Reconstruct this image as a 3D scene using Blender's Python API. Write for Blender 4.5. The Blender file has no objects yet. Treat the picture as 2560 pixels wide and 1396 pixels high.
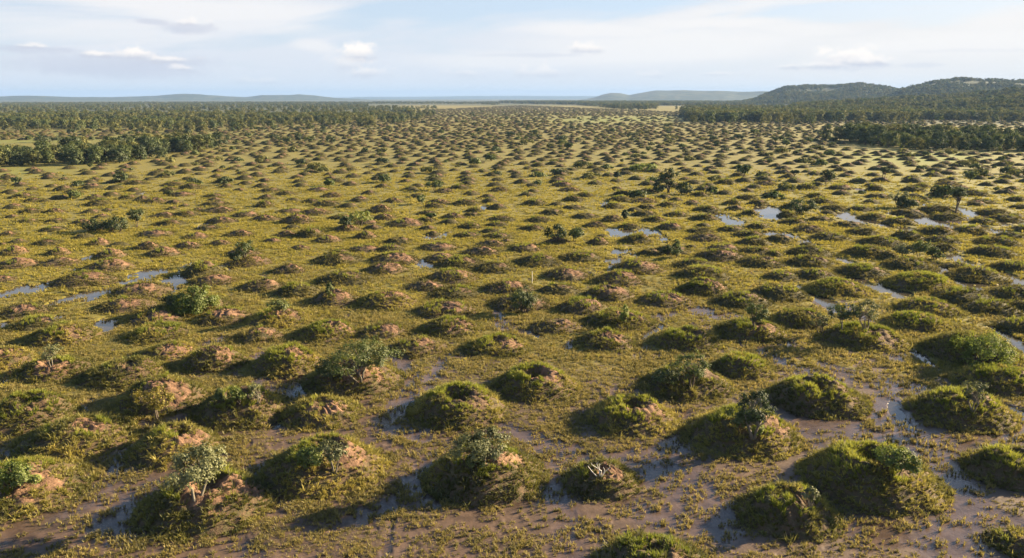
import bpy, math, random
import numpy as np
from math import radians, sin, cos, tan, atan, atan2, pi

# ------------------------------------------------------------------ camera, light, sky
C = bpy.context.scene
COL = C.collection
W0, H0, F = 2560.0, 1396.0, 1971.0            # photograph size and focal length in its pixels
PITCH = atan((698 - 245) / F)                 # the horizon is 245 px from the top
CAMZ = 20.0
SUN_AZ, SUN_EL = radians(66), radians(18)     # azimuth clockwise from the view direction
EXPOSURE = 2.12
SKY_STRENGTH = 0.05
SUN_STRENGTH = 5.0
HAZE = 0.80e-4

cam_d = bpy.data.cameras.new("camera")
cam_d.sensor_width = 36.0
cam_d.lens = 36.0 * F / W0
cam_d.clip_start, cam_d.clip_end = 0.5, 90000
cam = bpy.data.objects.new("camera", cam_d)
cam.location = (0, 0, CAMZ)
cam.rotation_euler = (pi / 2 - PITCH, 0, 0)
COL.objects.link(cam)
C.camera = cam

sun_d = bpy.data.lights.new("sun", 'SUN')
sun_d.energy, sun_d.angle, sun_d.color = SUN_STRENGTH, radians(0.5), (1.0, 0.79, 0.49)
sun = bpy.data.objects.new("sun", sun_d)
sun.rotation_euler = (pi / 2 - SUN_EL, 0, -SUN_AZ + pi)
sun.location = (200, 90, 90)
COL.objects.link(sun)

C.render.engine = 'CYCLES'
C.view_settings.view_transform = 'Standard'
C.view_settings.look = 'None'
C.view_settings.exposure = EXPOSURE
C.view_settings.gamma = 1.0
C.cycles.use_denoising = True
C.cycles.max_bounces = 4
C.cycles.diffuse_bounces = 2
C.cycles.glossy_bounces = 2
C.cycles.transmission_bounces = 2
C.cycles.volume_bounces = 0
C.cycles.transparent_max_bounces = 8
C.cycles.sample_clamp_indirect = 6.0

def sky_xy(px, py):
    """direction of a photograph pixel as (azimuth, elevation) in thousands of pixels"""
    u, v = px - W0 / 2, H0 / 2 - py
    y = F * cos(PITCH) + v * sin(PITCH); z = -F * sin(PITCH) + v * cos(PITCH)
    return atan2(u, y) * F / 1000, atan2(z, math.hypot(u, y)) * F / 1000

class NT:
    def __init__(s, tree): s.t = tree
    def n(s, typ, ins=None, **kw):
        nd = s.t.nodes.new(typ)
        for k, v in kw.items(): setattr(nd, k, v)
        for k, v in (ins or {}).items():
            if hasattr(v, 'is_output'): s.t.links.new(v, nd.inputs[k])
            elif isinstance(v, tuple) and len(v) == 3 and nd.inputs[k].type == 'RGBA': nd.inputs[k].default_value = v + (1,)
            else: nd.inputs[k].default_value = v
        return nd
    def m(s, op, a, b=0.0, c=0.0, clamp=False):
        nd = s.t.nodes.new('ShaderNodeMath'); nd.operation = op; nd.use_clamp = clamp
        for i, v in enumerate((a, b, c)):
            if hasattr(v, 'is_output'): s.t.links.new(v, nd.inputs[i])
            else: nd.inputs[i].default_value = v
        return nd.outputs[0]
    def ss(s, x, lo, hi, a=0.0, b=1.0):
        nd = s.n('ShaderNodeMapRange', interpolation_type='SMOOTHSTEP')
        s.t.links.new(x, nd.inputs[0])
        for i, v in zip((1, 2, 3, 4), (lo, hi, a, b)): nd.inputs[i].default_value = v
        return nd.outputs[0]
    def mix(s, fac, a, b):
        nd = s.n('ShaderNodeMix', data_type='RGBA')
        for i, v in ((0, fac), (6, a), (7, b)):
            if hasattr(v, 'is_output'): s.t.links.new(v, nd.inputs[i])
            else: nd.inputs[i].default_value = v if i == 0 else v + (1,)
        return nd.outputs[2]
    def noise(s, vec, scale, detail=4, rough=0.55, dist=0.0):
        nd = s.n('ShaderNodeTexNoise', {'Scale': scale, 'Detail': detail, 'Roughness': rough, 'Distortion': dist})
        if vec is not None: s.t.links.new(vec, nd.inputs['Vector'])
        return nd.outputs[0]
    def attr(s, name, typ='GEOMETRY'):
        return s.n('ShaderNodeAttribute', attribute_name=name, attribute_type=typ)

def build_world():
    w = bpy.data.worlds.new("World"); C.world = w
    w.use_nodes = True
    t = w.node_tree; t.nodes.clear(); g = NT(t)
    sky = g.n('ShaderNodeTexSky', sky_type='NISHITA', sun_disc=False)
    sky.sun_elevation, sky.sun_rotation = SUN_EL, SUN_AZ
    sky.air_density, sky.dust_density, sky.ozone_density, sky.altitude = 1.0, 1.6, 2.2, 900
    gen = g.n('ShaderNodeTexCoord').outputs['Generated']
    xyz = g.n('ShaderNodeSeparateXYZ', {0: gen})
    x, y, z = xyz.outputs
    az = g.m('MULTIPLY', g.m('ARCTAN2', x, y), F / 1000)
    el = g.m('MULTIPLY', g.m('ARCSINE', z), F / 1000)
    def P(sx, sy, ox=0.0, shear=0.0):
        yy = g.m('ADD', g.m('MULTIPLY', el, sy), g.m('MULTIPLY', az, shear))
        return g.n('ShaderNodeCombineXYZ', {0: g.m('MULTIPLY', az, sx), 1: yy, 2: ox}).outputs[0]
    warp = g.m('SUBTRACT', g.noise(P(3, 9, 4.0), 1.0, 5, 0.6), 0.5)
    fine = g.m('SUBTRACT', g.noise(P(1, 1.25, 1.7), 30.0, 5, 0.6), 0.5)
    fluff = g.m('SUBTRACT', g.noise(P(1, 1.4, 9.7), 14.0, 4, 0.6), 0.5)
    # thin veil of high cloud, denser to the right and towards the horizon
    veil = g.noise(P(1.0, 7.0, 0.3, -0.5), 1.5, 6, 0.6, 0.6)
    veil = g.ss(veil, 0.40, 0.64)
    low = g.ss(el, 0.26, 0.0)
    right = g.ss(az, -0.3, 1.3)
    blue = g.m('MULTIPLY', g.ss(az, 0.75, 0.1), g.ss(az, -0.75, -0.1))
    cov = g.m('ADD', g.m('MULTIPLY', veil, 0.85), g.m('ADD', g.m('MULTIPLY', low, 0.85), g.m('MULTIPLY', right, 0.34)))
    cov = g.m('SUBTRACT', cov, g.m('MULTIPLY', g.m('MULTIPLY', blue, g.ss(el, 0.04, 0.2)), 0.34), clamp=True)
    # streaks of cirrus: centre, half length, half thickness, tilt, strength
    def blob(px, py, wpx, hpx, tilt=0.0, wob=1.0, flat=1.0, lo=1.0, hi=0.25, nz=None, size=1.0):
        cx, cy = sky_xy(px, py); w_, h_ = wpx / 1000 * size, hpx / 1000 * size
        dx = g.m('SUBTRACT', az, cx)
        dy = g.m('SUBTRACT', g.m('SUBTRACT', el, cy), g.m('MULTIPLY', dx, tilt))
        dy = g.m('ADD', dy, g.m('MULTIPLY', warp, 0.02 * wob))
        if flat != 1.0:
            dy = g.m('MULTIPLY', dy, g.m('ADD', 1.0, g.m('MULTIPLY', g.m('LESS_THAN', dy, 0.0), flat - 1.0)))
        d = g.m('SQRT', g.m('ADD', g.m('POWER', g.m('DIVIDE', dx, w_), 2.0), g.m('POWER', g.m('DIVIDE', dy, h_), 2.0)))
        if nz is not None: d = g.m('ADD', d, nz)
        return g.ss(d, lo, hi), dy
    streak = g.m('MULTIPLY', el, 0.0)
    for (px, py, w_, h_, tl, k) in [(1500, 72, 230, 26, -0.02, .42), (1800, 60, 260, 22, -0.03, .45), (1980, 78, 180, 22, -0.05, .35),
                                    (1700, 120, 420, 60, 0.03, .42), (1850, 20, 300, 16, 0.10, .3), (2330, 110, 380, 40, 0.05, .45),
                                    (500, 20, 420, 34, -0.03, .4), (620, 60, 260, 30, -0.06, .3), (230, 80, 380, 40, 0.0, .28),
                                    (790, 118, 70, 22, -0.18, .35), (1250, 150, 300, 26, -0.01, .3), (2500, 50, 130, 34, 0.12, .3)]:
        b, _ = blob(px, py, w_, h_, tl, 2.2, nz=g.m('MULTIPLY', veil, -0.35), hi=0.05)
        cov = g.m('ADD', cov, g.m('MULTIPLY', b, k), clamp=True); streak = g.m('MAXIMUM', streak, g.m('MULTIPLY', b, k * 1.6))
    white = g.mix(right, (3.75, 3.9, 4.2), (4.4, 4.25, 4.1))
    cov = g.m('MULTIPLY', cov, g.ss(el, 0.75, 0.30))
    pale = g.mix(g.ss(el, 0.9, 0.25, 0.0, 0.75), sky.outputs[0], (2.9, 3.35, 4.0))
    col = g.mix(g.m('MULTIPLY', cov, 0.93), pale, white)
    col = g.mix(g.m('MULTIPLY', g.ss(el, .9, .4), g.m('MULTIPLY', streak, 1.0, clamp=True)), col, (4.75, 4.6, 4.45))
    # grey flat cloud bellies
    for (px, py, w_, h_, k) in [(470, 68, 58, 15, .65), (378, 53, 38, 8, .6), (80, 123, 95, 8, .6), (280, 160, 240, 26, .6), (330, 178, 180, 20, .45),
                                (420, 158, 110, 10, .3), (2305, 165, 48, 6, .35), (1330, 138, 150, 5, .35), (2110, 168, 110, 9, .3), (2420, 128, 160, 5, .15)]:
        b, _ = blob(px, py, w_, h_, 0.0, 1.0, nz=g.m('MULTIPLY', fine, 0.9), hi=0.35, size=1.2)
        col = g.mix(g.m('MULTIPLY', b, k), col, (3.0, 3.1, 3.55))
    # cumulus heaps with bright tops
    for (px, py, w_, h_, k) in [(470, 58, 34, 10, .45), (245, 138, 24, 10, .7), (335, 142, 34, 16, .8), (425, 152, 40, 10, .6), (455, 172, 26, 8, .5), (90, 117, 26, 6, .5),
                                (893, 140, 34, 26, .75), (870, 165, 40, 22, .35), (925, 185, 42, 22, .5), (1470, 126, 30, 13, .5), (1350, 185, 55, 20, .35), (1160, 185, 45, 16, .3),
                                (2120, 150, 60, 26, .8), (2060, 165, 50, 12, .5), (2180, 158, 44, 14, .6), (1970, 170, 22, 7, .4), (640, 205, 40, 10, .25), (1630, 190, 30, 8, .2), (1800, 186, 40, 6, .25)]:
        b, dy = blob(px, py, w_, h_, 0.0, 0.3, flat=1.8, nz=g.m('ADD', g.m('MULTIPLY', fine, 2.1), g.m('MULTIPLY', fluff, 1.7)), hi=0.25, size=1.5)
        shade = g.ss(g.m('ADD', dy, g.m('MULTIPLY', fine, 0.02)), -0.4 * h_ / 1000, 0.6 * h_ / 1000)
        cc = g.mix(shade, (3.15, 3.2, 3.5), (5.4, 5.0, 4.6))
        col = g.mix(g.m('MULTIPLY', b, min(1.0, k * 1.25)), col, cc)
    bg = g.n('ShaderNodeBackground', {0: col, 1: SKY_STRENGTH})
    out = g.n('ShaderNodeOutputWorld', {0: bg.outputs[0]})
build_world()

# ------------------------------------------------------------------ helpers
rng = np.random.default_rng(7)
random.seed(7)

def ray(px, py):
    u, v = px - W0 / 2, H0 / 2 - py
    return np.array([u, F * cos(PITCH) + v * sin(PITCH), -F * sin(PITCH) + v * cos(PITCH)])
def ground(px, py):
    r = ray(px, py); k = CAMZ / max(-r[2], 1e-3)
    return r[0] * k, r[1] * k
def ppm(x, y, z=0.0):
    """photograph pixels per metre at a point"""
    return F / (y * cos(PITCH) + (CAMZ - z) * sin(PITCH))
def project(x, y, z):
    d = y * cos(PITCH) + (CAMZ - z) * sin(PITCH)
    v = y * sin(PITCH) - (CAMZ - z) * cos(PITCH)
    return W0 / 2 + F * x / d, H0 / 2 - F * v / d

_perm = rng.integers(0, 1 << 30, 4096)
def vnoise(x, y, seed=0):
    xi, yi = np.floor(x).astype(np.int64), np.floor(y).astype(np.int64)
    fx, fy = x - xi, y - yi
    fx = fx * fx * fx * (fx * (fx * 6 - 15) + 10); fy = fy * fy * fy * (fy * (fy * 6 - 15) + 10)
    def h(a, b):
        k = (_perm[(a + seed * 131) & 4095] + b * 7919) & 4095
        return _perm[k] / float(1 << 30)
    a = h(xi, yi); b = h(xi + 1, yi); c = h(xi, yi + 1); d = h(xi + 1, yi + 1)
    return (a + (b - a) * fx) * (1 - fy) + (c + (d - c) * fx) * fy
def fbm(x, y, seed=0, octv=4, g=0.5):
    s, a, t = 0.0, 1.0, 0.0
    for k in range(octv):
        s = s + a * vnoise(x * 2 ** k + 17.3 * k, y * 2 ** k - 9.1 * k, seed + k); t += a; a *= g
    return s / t
def sstep(a, b, x):
    t = np.clip((x - a) / (b - a), 0, 1); return t * t * (3 - 2 * t)

def mesh(name, v, faces, mats, smooth=True, mat_idx=None, attrs=None):
    """faces: list of int arrays (n, k); builds a mesh quickly"""
    me = bpy.data.meshes.new(name)
    v = np.asarray(v, dtype=np.float32)
    faces = [np.asarray(f, dtype=np.int32) for f in faces if len(f)]
    loops = np.concatenate([f.ravel() for f in faces]) if faces else np.zeros(0, np.int32)
    tot = np.concatenate([np.full(len(f), f.shape[1], np.int32) for f in faces]) if faces else np.zeros(0, np.int32)
    start = np.concatenate([[0], np.cumsum(tot)[:-1]]).astype(np.int32) if len(tot) else np.zeros(0, np.int32)
    me.vertices.add(len(v)); me.vertices.foreach_set('co', v.ravel())
    me.loops.add(len(loops)); me.loops.foreach_set('vertex_index', loops)
    me.polygons.add(len(tot)); me.polygons.foreach_set('loop_start', start); me.polygons.foreach_set('loop_total', tot)
    for m_ in mats: me.materials.append(m_)
    if mat_idx is not None: me.polygons.foreach_set('material_index', np.asarray(mat_idx, np.int32))
    me.polygons.foreach_set('use_smooth', np.full(len(tot), bool(smooth)))
    for k, a in (attrs or {}).items():
        at = me.attributes.new(k, 'FLOAT', 'POINT'); at.data.foreach_set('value', np.asarray(a, np.float32))
    me.update(calc_edges=True)
    return me
def obj(name, data, parent=None, loc=(0, 0, 0), link=True):
    o = bpy.data.objects.new(name, data); o.location = loc
    if parent is not None: o.parent = parent
    if link: COL.objects.link(o)
    return o
def tag(o, label=None, cat=None, group=None, kind=None):
    if label: o['label'] = label
    if cat: o['category'] = cat
    if group: o['group'] = group
    if kind: o['kind'] = kind
    return o
def empty(name, loc, rz=0.0, sc=(1, 1, 1)):
    o = bpy.data.objects.new(name, None); o.location = loc; o.rotation_euler = (0, 0, rz); o.scale = sc
    o.empty_display_size = 0.3
    COL.objects.link(o); return o

# ------------------------------------------------------------------ materials
def new_mat(name):
    m_ = bpy.data.materials.new(name); m_.use_nodes = True
    m_.node_tree.nodes.clear()
    return m_, NT(m_.node_tree)
def leaf_mat(name, cols, trans=0.35, region=0.0, gloss=0.06, object_random=True):
    """leaves and blades: colour differs from leaf to leaf and from plant to plant"""
    m_, g = new_mat(name)
    tint = g.attr('tint').outputs['Fac']
    f = g.m('MULTIPLY', tint, 0.6)
    if object_random:
        f = g.m('ADD', f, g.m('MULTIPLY', g.n('ShaderNodeObjectInfo').outputs['Random'], 0.4))
    else:
        f = g.m('ADD', f, 0.2)
    pos = g.n('ShaderNodeNewGeometry').outputs['Position']
    nz = g.noise(pos, 0.35, 3, 0.6)
    f = g.m('ADD', f, g.m('MULTIPLY', g.m('SUBTRACT', nz, 0.5), 0.9), clamp=True)
    rp = g.n('ShaderNodeValToRGB', {0: f})
    e = rp.color_ramp.elements
    e[0].position, e[0].color = 0.0, cols[0] + (1,); e[1].position, e[1].color = 1.0, cols[-1] + (1,)
    for i, c in enumerate(cols[1:-1]):
        q = e.new((i + 1) / (len(cols) - 1)); q.color = c + (1,)
    col = rp.outputs[0]
    d = g.n('ShaderNodeBsdfDiffuse', {0: col})
    t = g.n('ShaderNodeBsdfTranslucent', {0: col})
    mx = g.n('ShaderNodeMixShader', {0: trans, 1: d.outputs[0], 2: t.outputs[0]})
    gl = g.n('ShaderNodeBsdfGlossy', {0: (1, 1, 1), 1: 0.6})
    m2 = g.n('ShaderNodeMixShader', {0: gloss * 0.3, 1: mx.outputs[0], 2: gl.outputs[0]})
    g.n('ShaderNodeOutputMaterial', {0: m2.outputs[0]})
    return m_
M = {}
M['turf'] = leaf_mat('turf_blades', [(.105, .095, .032), (.20, .175, .050), (.29, .235, .068), (.38, .30, .10)], .45)
M['grass'] = leaf_mat('mound_grass', [(.072, .074, .020), (.165, .158, .036), (.30, .26, .056), (.44, .36, .09)], .42)
M['grass_dark'] = leaf_mat('dry_mound_grass', [(.055, .056, .016), (.115, .106, .027), (.19, .162, .038), (.29, .235, .06)], .36)
M['meadow'] = leaf_mat('meadow_blades', [(.155, .145, .026), (.265, .235, .038), (.345, .292, .048), (.43, .35, .078)], .48)
M['fresh'] = leaf_mat('fresh_grass', [(.12, .145, .020), (.22, .24, .030), (.34, .33, .055)], .45)
M['leaf_dark'] = leaf_mat('dark_leaves', [(.024, .040, .010), (.050, .072, .017), (.095, .12, .028)], .30, gloss=.10)
M['leaf_mid'] = leaf_mat('green_leaves', [(.040, .060, .014), (.085, .115, .024), (.16, .18, .040)], .38, gloss=.10)
M['leaf_bright'] = leaf_mat('bright_leaves', [(.065, .092, .014), (.135, .175, .024), (.26, .285, .048)], .42, gloss=.10)
M['leaf_grey'] = leaf_mat('grey_leaves', [(.075, .088, .030), (.155, .165, .060), (.27, .27, .115)], .35, gloss=.10)
M['leaf_yellow'] = leaf_mat('yellow_leaves', [(.13, .11, .018), (.24, .20, .03), (.36, .28, .045)], .42)
M['leaf_far'] = leaf_mat('far_leaves', [(.050, .063, .016), (.122, .130, .034), (.23, .21, .060)], .30)

def rough_mat(name, stops, scale, bump=0.3, bscale=9.0, rough=0.9, spec=0.25):
    m_, g = new_mat(name)
    pos = g.n('ShaderNodeNewGeometry').outputs['Position']
    nz = g.noise(pos, scale, 6, 0.65)
    rp = g.n('ShaderNodeValToRGB', {0: nz}); e = rp.color_ramp.elements
    e[0].position, e[0].color = 0.3, stops[0] + (1,); e[1].position, e[1].color = 0.7, stops[-1] + (1,)
    for i, c in enumerate(stops[1:-1]):
        q = e.new(0.3 + 0.4 * (i + 1) / (len(stops) - 1)); q.color = c + (1,)
    b = g.n('ShaderNodeBump', {'Strength': bump, 'Distance': 0.12, 'Height': g.noise(pos, bscale, 5, 0.65)})
    p = g.n('ShaderNodeBsdfPrincipled', {'Base Color': rp.outputs[0], 'Roughness': rough, 'Specular IOR Level': spec, 'Normal': b.outputs[0]})
    g.n('ShaderNodeOutputMaterial', {0: p.outputs[0]})
    return m_
M['body'] = rough_mat('mound_turf_and_soil', [(.040, .036, .016), (.062, .054, .024), (.115, .074, .044), (.085, .070, .032), (.135, .105, .048)], 1.3, 0.9, 7.0)
M['body_far'] = rough_mat('dark_mound_turf', [(.026, .025, .009), (.055, .048, .017), (.095, .076, .028)], 1.2, 0.8, 6.0)
M['soil'] = rough_mat('bare_termite_soil', [(.085, .050, .032), (.185, .108, .066), (.28, .168, .104)], 2.2, 0.9, 7.0)
M['soil_dull'] = rough_mat('weathered_brown_soil', [(.075, .048, .030), (.125, .08, .048), (.18, .115, .068)], 2.2, 0.9, 7.0)
M['hole'] = rough_mat('damp_dark_soil', [(.016, .014, .008), (.03, .026, .014)], 3.0, 0.6, 8.0)
M['bark'] = rough_mat('brown_bark', [(.07, .055, .04), (.13, .105, .08)], 9.0, 0.4, 20.0)
M['bark_pale'] = rough_mat('pale_bark', [(.12, .105, .08), (.20, .175, .14)], 9.0, 0.3, 20.0)
M['hill'] = rough_mat('wooded_hillside', [(.022, .034, .012), (.040, .054, .018), (.11, .105, .036)], .012, 0.9, .1)
M['stick'] = rough_mat('weathered_wood', [(.5, .48, .44), (.62, .6, .55)], 9.0, 0.2, 20.0)

def ground_mat():
    m_, g = new_mat('wet_plain')
    geo = g.n('ShaderNodeNewGeometry'); pos = geo.outputs['Position']
    grass = g.attr('grass').outputs['Fac']; wet = g.attr('wet').outputs['Fac']
    green = g.attr('green').outputs['Fac']; wood = g.attr('wood').outputs['Fac']; straw = g.attr('straw').outputs['Fac']
    n1 = g.noise(pos, 1.1, 6, 0.62); n2 = g.noise(pos, 0.09, 5, 0.6); n3 = g.noise(pos, 0.012, 4, 0.55)
    n4 = g.noise(pos, 5.0, 5, 0.6)
    mud = g.mix(g.ss(n1, .3, .7), (.080, .050, .032), (.140, .088, .058))
    mud = g.mix(g.m('MULTIPLY', wet, 0.8), mud, g.mix(g.ss(n1, .35, .65), (.066, .045, .034), (.112, .076, .057)))
    gr = g.mix(g.ss(n2, .3, .7), (.125, .110, .014), (.195, .162, .021))
    gr = g.mix(g.ss(n1, .42, .72), gr, (.115, .105, .026))
    gr = g.mix(g.m('MULTIPLY', g.ss(n3, .45, .65), .5), gr, (.205, .168, .024))
    gr = g.mix(green, gr, g.mix(n2, (.115, .145, .018), (.185, .195, .026)))
    gr = g.mix(straw, gr, (.22, .18, .06))
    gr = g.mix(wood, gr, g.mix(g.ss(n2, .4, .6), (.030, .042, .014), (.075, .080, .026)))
    edge = g.m('ADD', grass, g.m('MULTIPLY', g.m('SUBTRACT', n4, 0.5), 0.9))
    fac = g.ss(edge, .38, .62)
    col = g.mix(fac, mud, gr)
    rgh = g.m('ADD', 0.92, g.m('MULTIPLY', g.m('MULTIPLY', wet, g.m('SUBTRACT', 1.0, fac)), -0.68))
    rgh = g.m('ADD', rgh, g.m('MULTIPLY', g.m('SUBTRACT', n4, .5), .12), clamp=True)
    bh = g.m('ADD', g.m('MULTIPLY', n1, g.m('ADD', 0.35, g.m('MULTIPLY', grass, 0.6))), g.m('MULTIPLY', n4, .35))
    b = g.n('ShaderNodeBump', {'Strength': 0.55, 'Distance': 0.10, 'Height': bh})
    p = g.n('ShaderNodeBsdfPrincipled', {'Base Color': col, 'Roughness': rgh, 'Specular IOR Level': 0.4, 'Normal': b.outputs[0]})
    g.n('ShaderNodeOutputMaterial', {0: p.outputs[0]})
    return m_
M['ground'] = ground_mat()
def water_mat():
    m_, g = new_mat('still_marsh_water')
    pos = g.n('ShaderNodeNewGeometry').outputs['Position']
    b = g.n('ShaderNodeBump', {'Strength': 0.10, 'Distance': 0.03, 'Height': g.noise(pos, 4.0, 3, 0.5)})
    p = g.n('ShaderNodeBsdfPrincipled', {'Base Color': (.055, .045, .034), 'Roughness': 0.05, 'Specular IOR Level': 0.6, 'IOR': 1.33, 'Normal': b.outputs[0]})
    g.n('ShaderNodeOutputMaterial', {0: p.outputs[0]})
    return m_
M['water'] = water_mat()

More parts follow.
